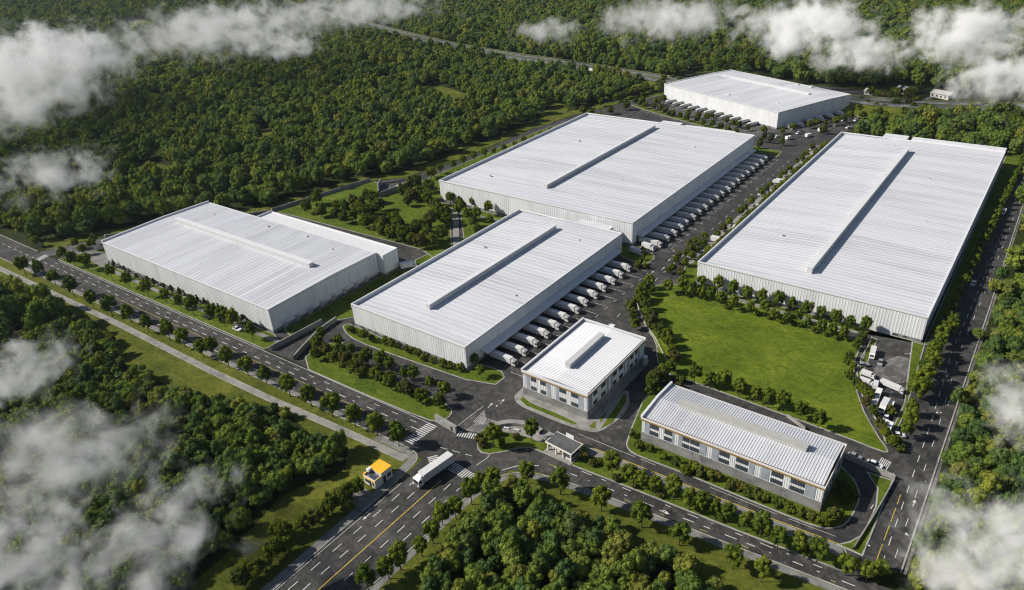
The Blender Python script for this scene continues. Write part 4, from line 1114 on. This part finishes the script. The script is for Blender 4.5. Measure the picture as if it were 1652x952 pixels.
row(street, [(42,443),(68,449),(91,461),(121,480),(153,499),(182,510),(213,522),(241,537),(275,550),(299,560),(329,577),(345,576),(370,594),(401,606),(431,621),(469,640),(503,656),(538,673),(574,689),(609,703),(644,720)], 'round street tree', 'from the woods along the boulevard grass strip', 'street trees along the boulevard', .98, .03)
row(street, C4([(303,320),(352,348),(412,365),(527,412),(605,447),(695,488),(780,520),(845,545),(905,577),(995,600),(1050,625),(1097,645),(1180,690)]), 'small street tree', 'from the woods in front of the boulevard warehouse', 'street trees in front of the boulevard warehouse', .92)
row(street, C4([(360,265),(395,295),(435,270),(445,245),(118,200),(178,255)]), 'young street tree', 'from the road corner on the lawn left of the boulevard warehouse', 'trees left of the boulevard warehouse', .75)
row(conif, C4([(535,350),(583,370),(640,405),(692,423),(720,435),(768,452),(803,470),(840,480),(900,512),(925,520),(957,530),(1022,556),(1045,575),(1135,605),(1160,625)]), 'dark cone-shaped shrub', 'from the woods against the boulevard warehouse wall', 'conical shrubs at the boulevard warehouse')
row(street, C4b([(605,305),(728,365),(820,420),(930,478),(1025,502),(1085,535),(1185,578),(1250,602),(1370,652),(1465,700)]), 'small street tree', 'from the ramp beside the drive before the middle warehouse', 'street trees beside the middle warehouse drive', .72)
row(bushy, C4b([(580,370),(640,425),(570,440),(695,470),(790,500),(745,440),(890,550),(835,545),(985,580),(1020,612),(1090,640),(1180,680),(1300,735),(1430,770),(1215,690),(870,500)]), 'bushy tree', 'from the ramp in the planted bed by the boulevard', 'bushy trees in the boulevard bed', .98)
row(shrub, C5([(52,655),(95,672),(150,692),(210,708),(265,730),(307,745),(330,750),(385,782),(432,792),(478,815),(515,820),(557,832),(235,715),(360,765)]), 'round green shrub', 'from the ramp against the middle warehouse front', 'shrubs at the middle warehouse front', .95)
row(street, C5([(625,815),(652,865),(115,700)]), 'small tree', 'at the corner of the middle warehouse front', 'trees at the middle warehouse corner', .62)
row(bushy, BL([(1335,715),(1300,705),(1350,775),(1420,690),(1470,650),(1510,620),(1545,595),(1590,560),(1240,860),(1200,890),(1130,930),(1180,905),(1290,800)])+R2([(85,510),(35,540),(10,575)]), 'bushy roadside tree', 'from the bend along the left side of the avenue', 'trees along the left of the avenue', .9, .03)
row(street, R2([(705,478),(655,500),(610,555),(537,622),(475,650),(430,735),(378,795),(280,860),(225,900),(130,960)]), 'street tree', 'from the junction along the right side of the avenue', 'trees along the right of the avenue', .9, .03)
row(street, R2([(868,455),(1022,508),(1212,585),(1400,662),(1575,745)])+R3([(255,855),(390,915)]), 'street tree', 'from the junction on the lower side of the right boulevard', 'trees below the right boulevard', .98, .03)
row(street, R2([(712,292),(890,262)]), 'tree', 'from the tip on the gate island', 'trees on the gate island', .82)
row(shrub, R2([(640,262),(665,245),(735,235),(815,250),(660,285),(750,285),(1130,345),(1175,372),(1205,365)]), 'small shrub', 'along the gate island and gatehouse edge', 'shrubs on the gate island', .8)
row(street, R2([(1262,420),(1340,452),(1398,482),(1460,505),(1545,535)])+R3([(55,580),(110,600),(178,622),(232,642),(318,682),(385,708),(465,765),(560,785),(648,820),(783,885),(880,915)]), 'small street tree', 'from the gatehouse between drive and right boulevard', 'trees between drive and right boulevard', .84)
row(shrub, R2([(1285,440),(1490,520),(1365,475)])+R3([(150,560),(90,575),(430,715),(205,630),(600,800)]), 'low shrub', 'from the gatehouse under the boulevard trees', 'shrubs under the boulevard trees', .75)
row(shrub, R3([(0,375),(45,405),(80,400),(110,425),(180,445),(150,435),(250,480),(300,492),(340,512),(380,530),(418,542),(475,565),(530,588),(575,610),(612,625),(660,645)]), 'leafy shrub', 'from the left end below the long office wall', 'shrubs below the long office')
row(shrub, R3([(790,490),(770,520),(812,500),(785,545),(820,530),(765,480)]), 'low garden shrub', 'on the grass at the right end of the long office', 'shrubs right of the long office', .8)
row(bushy, R3([(720,630),(755,625),(695,650)]), 'bushy tree', 'at the right corner of the long office', 'trees right of the long office', .62)
row(shrub, R2([(1355,240),(1385,295),(1440,305),(1500,345),(1560,370)]), 'leafy shrub', 'from the drive at the left end of the long office', 'shrubs left of the long office', .85)
row(street, LW([(635,852),(765,880),(880,895),(1012,940)])+R3([(290,60),(360,78),(422,105),(487,120),(570,160),(655,205)]), 'round tree', 'from the small office along the lower lawn edge', 'trees on the lower lawn edge', .80)
row(bushy, LW([(265,92),(195,140),(215,225),(95,245),(115,300),(130,382),(240,315),(260,375),(355,482),(395,475),(415,545),(438,615),(465,665),(432,755),(360,805),(300,855),(270,890),(170,170),(280,330),(330,440)]), 'bushy tree', 'from the dock road along the office side of the lawn', 'trees on the office side of the lawn', .84)
row(shrub, DR([(255,905),(350,870),(440,850),(300,880)])+LW([(500,880),(515,835),(400,830),(330,905),(245,925)]), 'yellow-green shrub', 'from the dock road at the office side lawn edge', 'shrubs on the office side of the lawn', .9)
row(street, C6([(30,478),(68,490),(110,500),(155,512),(205,530),(258,552),(340,572),(405,582),(450,600),(510,622),(555,618),(605,645),(668,662),(715,680),(770,690)]), 'small street tree', 'from the dock road along the upper lawn path', 'trees along the upper lawn path', .72)
row(street, C6([(110,448),(188,470),(255,492),(325,512),(390,528),(467,548),(532,560),(600,588),(665,600),(735,622),(803,642),(875,662)]), 'round street tree', 'from the dock road against the longest warehouse front', 'trees at the longest warehouse front', .76)
row(shrub, C6([(45,488),(135,505),(232,545),(300,560),(375,578),(430,592),(485,612),(535,620),(580,632),(640,655),(690,672),(745,688),(790,695)]), 'low shrub', 'from the dock road under the upper lawn trees', 'shrubs along the upper lawn path', .7)
row(bushy, YD([(165-8,120),(120,180),(75,240),(98,310),(75,365),(122,415),(170,470),(178,550),(228,600),(270,690),(300,735),(345,800),(60,275),(140,140),(145,445),(200,510)]), 'bushy tree', 'from the warehouse along the lawn side of the truck yard', 'trees on the lawn side of the truck yard', .60)
row(street, YD([(720,75),(692,110),(652,170),(622,218),(602,258),(575,290),(545,348),(562,398),(520,438),(492,508),(540,488),(470,608),(450,680),(432,748),(650,130),(590,330)]), 'dense roadside tree', 'from the warehouse between truck yard and right-hand road', 'trees between truck yard and right-hand road', .82)
row(shrub, YD([(350,600),(335,585),(360,780),(390,790),(400,820)]), 'small shrub', 'from the trucks at the tip of the truck yard', 'shrubs at the truck yard tip', .9)
row(street, along((-13.4,272),(-7.2,512),30), 'roadside tree', 'from the truck yard along the longest warehouse flank', 'trees along the longest warehouse flank', .68, world=True, jit=.3)
row(bushy, [(-111.2+random.uniform(-.3,.3), 281+5.0*i) for i in range(39)], 'hedge tree', 'from the lawn in the hedge between the parking bays', 'hedge trees in the parking bays', .84, world=True, jit=.4)
row(bushy, [(-117.6, 283+7.6*i) for i in range(25) if i % 4 != 3], 'small kerbside tree', 'from the lawn on the dock road side of the parking bays', 'kerbside trees of the parking bays', .7, world=True, jit=.5)
row(street, DR([(455,730),(660,780),(825,790),(925,815),(1030,820),(345,860),(400,790)]), 'round tree', 'from the dock road at the top corner of the lawn', 'trees at the top corner of the lawn', .78)
row(bushy, DR([(665,560),(710,540),(800,590),(745,450),(850,480),(780,400),(860,370),(905,330),(970,240),(1010,270),(1060,190),(900,290)]), 'bushy tree', 'from the lawn on the planted corner of the parking bays', 'trees on the corner of the parking bays', .66)
row(conif, DR([(385,320),(390,410),(370,460),(400,350)]), 'slim dark evergreen', 'on the grass between the two dock rows', 'evergreens between the dock rows', 1.0)
row(shrub, DR([(325,500),(420,500),(345,480)]), 'round shrub', 'on the grass between the two dock rows', 'shrubs between the dock rows', .9)
row(bushy, PK([(285,425),(395,455),(365,360),(655,365),(770,340),(815,350),(525,402),(520,475),(590,420),(650,505),(590,505),(690,440),(750,470),(820,440),(870,405),(785,550),(740,545),(850,590),(890,610),(940,550),(985,530),(965,640),(1030,590),(1055,660),(1125,630),(1130,680),(1175,600),(1245,580),(1285,540),(1195,710),(1250,660),(1295,700),(1375,640),(1355,500),(1410,530),(1320,410),(1405,450),(1260,370),(1060,300),(1110,310),(1140,330),(1200,320),(1250,320),(1095,370),(1175,230),(1265,260),(1285,150),(1120,230),(720,400),(905,560),(1010,560),(1340,450),(1240,610)]), 'park tree', 'from the woods in the small park between warehouses', 'trees in the small park', 1.22)
row(street, PK([(1440,350),(1500,445),(1580,485),(1520,400)])+C5([(510,60),(545,115),(615,75),(600,135),(635,140),(690,110),(570,100)]), 'small tree', 'from the path beside the rear warehouse corner', 'trees at the rear warehouse corner', .78)
row(bushy, [(-217,240),(-214,252),(-222,256),(-230,262),(-216,266),(-225,270),(-237,270),(-212,231)], 'round tree', 'from the annex lot on the green beside the park path', 'trees beside the park path', .9, world=True)
row(street, along((-305,300),(-276,470),20)[1:], 'roadside tree', 'from the service bay along the wood side of the rear warehouse', 'trees along the rear warehouse wood side', .7, world=True, jit=.8)
row(shrub, along((-229.5,150),(-214,268),12), 'low shrub', 'from the ramp on the grass between two warehouses', 'shrubs between two warehouses', .6, world=True, jit=1.2)
row(bushy, [(-219.6+.4*i, 150.5-2.3*i) for i in range(3)], 'ivy-green bush', 'on the ramp wall', 'bushes on the ramp wall', .42, .9, world=True) if False else None
row(conif, GN([(1050,250),(1110,260),(1205,280),(1025,300),(1070,225),(1130,235)]), 'dark evergreen tree', 'on the grass at the top corner of the rear warehouse', 'evergreens at the rear warehouse top corner', 1.7)
row(bushy, GN([(300,40),(450,45),(530,60),(600,75),(640,60),(760,105),(820,130),(860,140),(930,160),(1060,180),(1210,185),(1290,165),(1430,140),(1475,130),(1560,120),(1540,185)]), 'small tree', 'along the road verge before the farthest warehouse', 'trees before the farthest warehouse', .8)
row(bushy, TR([(500,470),(530,480),(560,490),(610,500),(640,490),(650,330),(680,360),(720,380),(740,340),(780,330),(805,380),(640,240),(570,260),(610,270),(545,290),(500,285),(670,270),(745,240),(400,260),(450,280),(240,440),(190,470),(130,490),(330,440),(590,360),(655,420)]), 'dark round tree', 'around the far road junction', 'trees around the far road junction', 1.05)
row(bushy, [(x, y) for x, y in [(1050,150),(1020,155),(995,165),(970,172),(1060,172),(1035,170),(1010,178),(985,185),(955,190),(940,186),(1070,165),(1000,150)]], 'dark round tree', 'between the highway and the rear warehouse', 'trees between highway and rear warehouse', 1.1)

row(bushy, [gl(-2+u, -30+random.uniform(-2,2)) for u in range(0,114,8)], 'small tree', 'from the highway side on the green strip before the farthest warehouse', 'trees on the strip before the farthest warehouse', .85, world=True)
row(bushy, [gl(-30+random.uniform(-12,12), v) for v in range(-30,46,5)]+[gl(-22+random.uniform(-8,8), v+2) for v in range(-30,46,8)], 'round tree', 'from the rear warehouse on the green left of the farthest warehouse', 'trees left of the farthest warehouse', 1.1, world=True)
row(bushy, G((1388,168),(1398,173),(1412,178),(1426,180),(1408,188),(1394,192),(1384,182),(1418,187)), 'round tree', 'from the road on the green right of the farthest warehouse', 'trees right of the farthest warehouse', .9, world=True)

# ---------------------------------------------------------------- the woods
BLOCK = [SITE, FOREST_W, FOREST_S]
def seg_d(p, line):
    best = 1e9; p = Vector(p)
    for a, b in zip(line[:-1], line[1:]):
        a = Vector(a); b = Vector(b); d = b-a; t = max(0, min(1, (p-a).dot(d)/max(1e-9, d.dot(d))))
        best = min(best, (p-a-d*t).length)
    return best
rnd = random.Random(11)
def hw_side(p):
    best, sg = 1e9, 1
    for a, b in zip(HW[:-1], HW[1:]):
        d = seg_d(p, [a, b])
        if d < best: best = d; sg = (b[0]-a[0])*(p[1]-a[1])-(b[1]-a[1])*(p[0]-a[0])
    return sg
EAST_ROAD = [(-1.5,140),(.6,300),(.6,640)]
FAR_ROAD = [(-124,478),(-124,501),(-101,560),(-85,600),(-72,614),(-50,640)]
CL2 = [chaikin(c, 1) for c in CLEAR]
site_out = [(-420,118)]+[(x-4,y+2) for x,y in WB]
def allowed(x, y, r):
    if inside((x,y), SITE): return False
    if x < -405 and y > yf(x)+3+r*.6: return seg_d((x,y), WB) > 5+r and not any(inside((x,y), c) for c in CL2) and all(math.hypot(x-hx-6, y-hy-4) > 20 for hx, hy in hs+[h4]) and seg_d((x,y), HW) > 17+r*.7
    if y < 132 or (y < 146 and x > -130):
        if inside((x,y), FOREST_W) and seg_d((x,y), EDGE_W) > r*.7: return True
        if inside((x,y), FOREST_S): return True
        return False
    if seg_d((x,y), WB) < 7+r: return False
    if x > -20 and seg_d((x,y), EAST_ROAD) < .5+r*.35: return False
    if y > 470 and seg_d((x,y), FAR_ROAD) < 9+r: return False
    if y > 480:
        dh = seg_d((x,y), HW)
        if dh < (13 if hw_side((x,y)) < 0 else 19)+r*.5: return False
    for c in CL2:
        if inside((x,y), c): return False
    if -300 < x < 20 and 440 < y < 660:
        for a, b, rr in PLANTS:
            if abs(a-x) < rr+r and abs(b-y) < rr+r: return False
        # paved and grassy ground round the farthest warehouse
        u = (x+260.8)*ca+(y-546.9)*sa; v = -(x+260.8)*sa+(y-546.9)*ca
        if -14 < u < 158 and -60 < v < 84: return False
    for hx, hy in hs+[h4]:
        if math.hypot(x-hx-6, y-hy-4) < 20: return False
    return True
cand = []
def fill(x0, x1, y0, y1, s, sc0, sc1, cond):
    ny = int((y1-y0)/s); nx = int((x1-x0)/s)
    for j in range(ny):
        for i in range(nx):
            x = x0+(i+.5*(j%2)+rnd.uniform(.1,.9))*s; y = y0+(j+rnd.uniform(.1,.9))*s
            if not cond(x, y): continue
            q = to_px(x, y, 5)
            if not q or not (-150 < q[0] < 1802 and -90 < q[1] < 1090): continue
            sc = rnd.uniform(sc0, sc1)
            if not allowed(x, y, 3.4*sc): continue
            d = math.sqrt(x*x+y*y+(CAM_H-5)**2)
            cand.append((d, x, y, sc, q))
D2 = lambda x, y: math.hypot(x, y)
fill(-520, 120, 0, 340, 3.9, .52, .84, lambda x, y: D2(x,y) < 330 and y < 400)
fill(-900, 250, 0, 900, 8.8, 1.05, 1.5, lambda x, y: 330 <= D2(x,y) < 760)
fill(-1500, 300, 100, 1500, 10.6, 1.25, 1.8, lambda x, y: 760 <= D2(x,y) < 1300)
fill(-2600, 300, 200, 2200, 13, 1.6, 2.4, lambda x, y: 1300 <= D2(x,y) < 2700)
cand.sort()
near, rest = [], []
for c in cand:
    q = c[4]
    (near if len(near) < 290 and 5 < q[0] < 1647 and 5 < q[1] < 960 else rest).append(c)
for d, x, y, sc, q in near:
    blk = 'in the wood between the avenue and the right boulevard' if inside((x,y), FOREST_S) else ('in the wood along the right-hand road' if x > -30 else 'in the wood between the boulevard path and the avenue')
    size = 'small' if sc < .58 else ('tall' if sc > .72 else 'middling')
    p = forest[rnd.randrange(8)]; lab = f'{size} leafy woodland tree {blk}'; grp = f'{size} trees {blk}'
    sc3 = (sc*rnd.uniform(.9,1.1), sc*rnd.uniform(.9,1.1), sc*rnd.uniform(.85,1.45))
    if p.name not in used:
        used.add(p.name); p.location = (x,y,0); p.rotation_euler = (0,0,rnd.uniform(0,6.28)); p.scale = sc3; p['label'] = lab; p['group'] = grp
    else: dup(p, (x,y,0), rnd.uniform(0,6.28), lab, grp, sc3)
# the rest of the woods: one object
me = bpy.data.meshes.new('woods'); me.from_pydata([(x,y,0) for d,x,y,sc,q in rest], [], [])
for nm_, ty_ in (('size', 'FLOAT_VECTOR'), ('turn', 'FLOAT_VECTOR'), ('pick', 'INT')): me.attributes.new(nm_, ty_, 'POINT')
fl = []; 
for d,x,y,sc,q in rest: fl += [sc*rnd.uniform(.9,1.1), sc*rnd.uniform(.9,1.1), sc*rnd.uniform(.8,1.35)*(1 if d < 900 else .85)]
me.attributes['size'].data.foreach_set('vector', fl)
fl = []
for _ in rest: fl += [rnd.uniform(-.08,.08), rnd.uniform(-.08,.08), rnd.uniform(0,6.28)]
me.attributes['turn'].data.foreach_set('vector', fl); me.attributes['pick'].data.foreach_set('value', [(rnd.randrange(8) if d < 330 or rnd.random() < .2 else 4+rnd.randrange(4)) for d,x,y,sc,q in rest])
wd = bpy.data.objects.new('woods', me); COL.objects.link(wd); wd['kind'] = 'stuff'; wd['label'] = 'dense dark green broadleaf woods around the logistics park'
ng = bpy.data.node_groups.new('woods_scatter', 'GeometryNodeTree')
ng.interface.new_socket('Geometry', in_out='INPUT', socket_type='NodeSocketGeometry'); ng.interface.new_socket('Geometry', in_out='OUTPUT', socket_type='NodeSocketGeometry')
gi = ng.nodes.new('NodeGroupInput'); go = ng.nodes.new('NodeGroupOutput')
iop = ng.nodes.new('GeometryNodeInstanceOnPoints'); jn = ng.nodes.new('GeometryNodeJoinGeometry')
crowns = [next(c for c in bpy.data.objects if c.parent == p and c.name.startswith('crown')) for p in forest]
for c in crowns:
    n_ = ng.nodes.new('GeometryNodeObjectInfo'); n_.inputs['Object'].default_value = c; n_.inputs['As Instance'].default_value = True
    ng.links.new(n_.outputs['Geometry'], jn.inputs[0])
def attr(nm, ty):
    n_ = ng.nodes.new('GeometryNodeInputNamedAttribute'); n_.data_type = ty; n_.inputs['Name'].default_value = nm; return n_.outputs['Attribute']
ng.links.new(gi.outputs[0], iop.inputs['Points']); ng.links.new(jn.outputs[0], iop.inputs['Instance'])
iop.inputs['Pick Instance'].default_value = True
ng.links.new(attr('pick','INT'), iop.inputs['Instance Index']); ng.links.new(attr('size','FLOAT_VECTOR'), iop.inputs['Scale'])
er = ng.nodes.new('FunctionNodeEulerToRotation'); ng.links.new(attr('turn','FLOAT_VECTOR'), er.inputs[0]); ng.links.new(er.outputs[0], iop.inputs['Rotation'])
ng.links.new(iop.outputs[0], go.inputs[0])
md = wd.modifiers.new('scatter', 'NODES'); md.node_group = ng
print('woods', len(near), len(rest), 'objects', len(bpy.data.objects))
for o in [o for o in bpy.data.objects if o.get('label') == 'x']: print('unused prototype', o.name)
# ================================================================== low clouds drifting over the woods (real volumes)
def cloud_mat(name, dens, thr, soft):
    m, nt, out = new_mat(name)
    tc = nt.nodes.new('ShaderNodeTexCoord'); ln = node(nt, 'ShaderNodeVectorMath', operation='LENGTH')
    nt.links.new(tc.outputs['Object'], ln.inputs[0])
    oi = nt.nodes.new('ShaderNodeObjectInfo')
    off = node(nt, 'ShaderNodeMath', operation='MULTIPLY'); off.inputs[1].default_value = 937.0
    nt.links.new(oi.outputs['Random'], off.inputs[0])
    geo = nt.nodes.new('ShaderNodeNewGeometry')
    ad = node(nt, 'ShaderNodeVectorMath', operation='ADD')
    nt.links.new(geo.outputs['Position'], ad.inputs[0]); nt.links.new(off.outputs[0], ad.inputs[1])
    att = nt.nodes.new('ShaderNodeAttribute'); att.attribute_type = 'OBJECT'; att.attribute_name = 'puff_scale'
    sc = node(nt, 'ShaderNodeVectorMath', operation='SCALE')
    nt.links.new(ad.outputs[0], sc.inputs[0]); nt.links.new(att.outputs['Fac'], sc.inputs['Scale'])
    n1 = nt.nodes.new('ShaderNodeTexNoise'); n1.inputs['Scale'].default_value = 1.0; n1.inputs['Detail'].default_value = 7.0; n1.inputs['Roughness'].default_value = 0.62; n1.inputs['Distortion'].default_value = 0.35
    nt.links.new(sc.outputs[0], n1.inputs['Vector'])
    r2 = node(nt, 'ShaderNodeMath', operation='POWER'); r2.inputs[1].default_value = 1.7
    nt.links.new(ln.outputs['Value'], r2.inputs[0])
    t = node(nt, 'ShaderNodeMath', operation='MULTIPLY_ADD'); t.inputs[1].default_value = 0.30
    ta = nt.nodes.new('ShaderNodeAttribute'); ta.attribute_type = 'OBJECT'; ta.attribute_name = 'puff_cut'; nt.links.new(ta.outputs['Fac'], t.inputs[2])
    nt.links.new(r2.outputs[0], t.inputs[0])
    df = node(nt, 'ShaderNodeMath', operation='SUBTRACT'); nt.links.new(n1.outputs['Fac'], df.inputs[0]); nt.links.new(t.outputs[0], df.inputs[1])
    mr = nt.nodes.new('ShaderNodeMapRange'); mr.interpolation_type = 'SMOOTHSTEP'
    mr.inputs['From Min'].default_value = 0.0; mr.inputs['From Max'].default_value = soft; mr.inputs['To Min'].default_value = 0; mr.inputs['To Max'].default_value = 1
    nt.links.new(df.outputs[0], mr.inputs['Value'])
    da = nt.nodes.new('ShaderNodeAttribute'); da.attribute_type = 'OBJECT'; da.attribute_name = 'puff_density'
    mu = node(nt, 'ShaderNodeMath', operation='MULTIPLY'); nt.links.new(mr.outputs[0], mu.inputs[0]); nt.links.new(da.outputs['Fac'], mu.inputs[1])
    pv = nt.nodes.new('ShaderNodeVolumePrincipled'); pv.inputs['Color'].default_value = (.99,.99,.99,1); pv.inputs['Anisotropy'].default_value = -0.3
    nt.links.new(mu.outputs[0], pv.inputs['Density'])
    nt.links.new(pv.outputs[0], out.inputs['Volume'])
    return m
M['cloud'] = cloud_mat('cloud_vapour', 1, .36, .25)
def ball(n=20, m_=12):
    mb = MB(); v = [(0,0,-1)]+[(math.cos(2*math.pi*i/n)*math.cos(a),math.sin(2*math.pi*i/n)*math.cos(a),math.sin(a)) for a in [-math.pi/2+math.pi*j/m_ for j in range(1,m_)] for i in range(n)]+[(0,0,1)]
    f = [(0,1+(i+1)%n,1+i) for i in range(n)]
    for j in range(m_-2):
        for i in range(n): f.append((1+j*n+i,1+j*n+(i+1)%n,1+(j+1)*n+(i+1)%n,1+(j+1)*n+i))
    k = 1+(m_-2)*n; f += [(k+i,k+(i+1)%n,len(v)-1) for i in range(n)]
    return mb.add(v, f)
CLOUDS = [  # px, py, half width, half height (pixels), centre height, opacity, label
    (62, 102, 150, 112, 62, 3.4, 'thick white cloud at the far left edge above the woods'),
    (20, 165, 150, 62, 50, 1.8, 'thin grey lower part of the cloud at the far left edge'),
    (355, 45, 195, 66, 62, 2.3, 'broad white cloud over the woods left of the highway'),
    (460, 75, 80, 38, 48, 1.8, 'small puffy cloud at the right end of the broad upper cloud'),
    (580, 14, 170, 36, 60, 1.9, 'pale haze-like cloud over the start of the far highway'),
    (80, 280, 115, 48, 40, 1.5, 'small thin cloud over the woods behind the boulevard'),
    (35, 596, 100, 58, 34, 1.9, 'small grey cloud low over the woods below the boulevard path'),
    (95, 740, 185, 105, 40, 1.8, 'large grey cloud over the dark wood below the boulevard'),
    (195, 915, 215, 100, 40, 2.0, 'wide grey cloud in front of the wood beside the avenue'),
    (1618, 890, 140, 130, 40, 1.6, 'dense grey-white cloud over the wood by the right-hand road'),
    (1660, 650, 80, 90, 36, 1.2, 'thin misty cloud above the wood edge by the right-hand road'),
    (1075, 28, 150, 46, 62, 2.0, 'long flat white cloud over the woods beyond the highway'),
    (1300, 40, 115, 62, 66, 3.4, 'tall white cloud above the woods behind the farthest warehouse'),
    (1385, 84, 85, 52, 52, 2.4, 'soft white cloud just behind the farthest warehouse'),
    (1556, 55, 88, 76, 60, 3.4, 'bright heaped cloud over the woods beyond the longest warehouse'),
    (1632, 128, 105, 56, 46, 2.2, 'low white cloud nearest the far houses'),
    (290, 800, 110, 70, 36, 1.0, 'faint trailing mist at the right end of the large grey cloud below the boulevard'),
    (40, 890, 130, 110, 38, 1.6, 'grey mist in the near left corner of the view'),
    (1545, 935, 90, 60, 34, 1.2, 'thin mist over the road end at the near right corner'),
    (885, 50, 70, 34, 44, 1.0, 'faint wisp of cloud over the woods beside the highway'),
]
for px, py, hw, hh, hz, op, lab in CLOUDS:
    hz = hz*.8; x, y = at(px, py, hz); d = math.sqrt(x*x+y*y+(CAM_H-hz)**2); s = F_PX/d; st = (CAM_H-hz)/d
    hw *= 1.2; hh *= 1.16; a = hw/s; c = min(.62*hh/s, hz-6); b = min(max(.75*hh/(s*st), .5*a), 1.3*a)
    o = ball().build('cloud', M['cloud']); o.location = (x, y, hz); o.scale = (a, b, c)
    vd = math.atan2(y, x)-math.pi/2; o.rotation_euler = (0, 0, vd)
    o['puff_scale'] = 3.8/min(max(a, 26), 70.0); o['puff_density'] = op*(2.5 if py > 500 else 3.3)/(a*.6+c); o['puff_cut'] = .395 if op > 2.5 else (.385 if py > 500 else .41)
    tag(o, lab, 'cloud', 'low clouds over the woods')
HAZE = 0.00003
if HAZE:
    m, nt, out = new_mat('thin_air'); pv = nt.nodes.new('ShaderNodeVolumePrincipled')
    pv.inputs['Color'].default_value = (.72,.84,1.0,1); pv.inputs['Density'].default_value = HAZE; pv.inputs['Anisotropy'].default_value = .2
    nt.links.new(pv.outputs[0], out.inputs['Volume'])
    hz_o = MB().box(-5300, 1900, -1300, 5300, -1.0, 175.0).build('haze', m); hz_o['kind'] = 'stuff'; hz_o['label'] = 'thin bluish air over the whole valley'
cy.volume_step_rate = 0.35; cy.volume_max_steps = 400; cy.volume_bounces = 12; cy.max_bounces = 12
cy.filter_width = 1.2
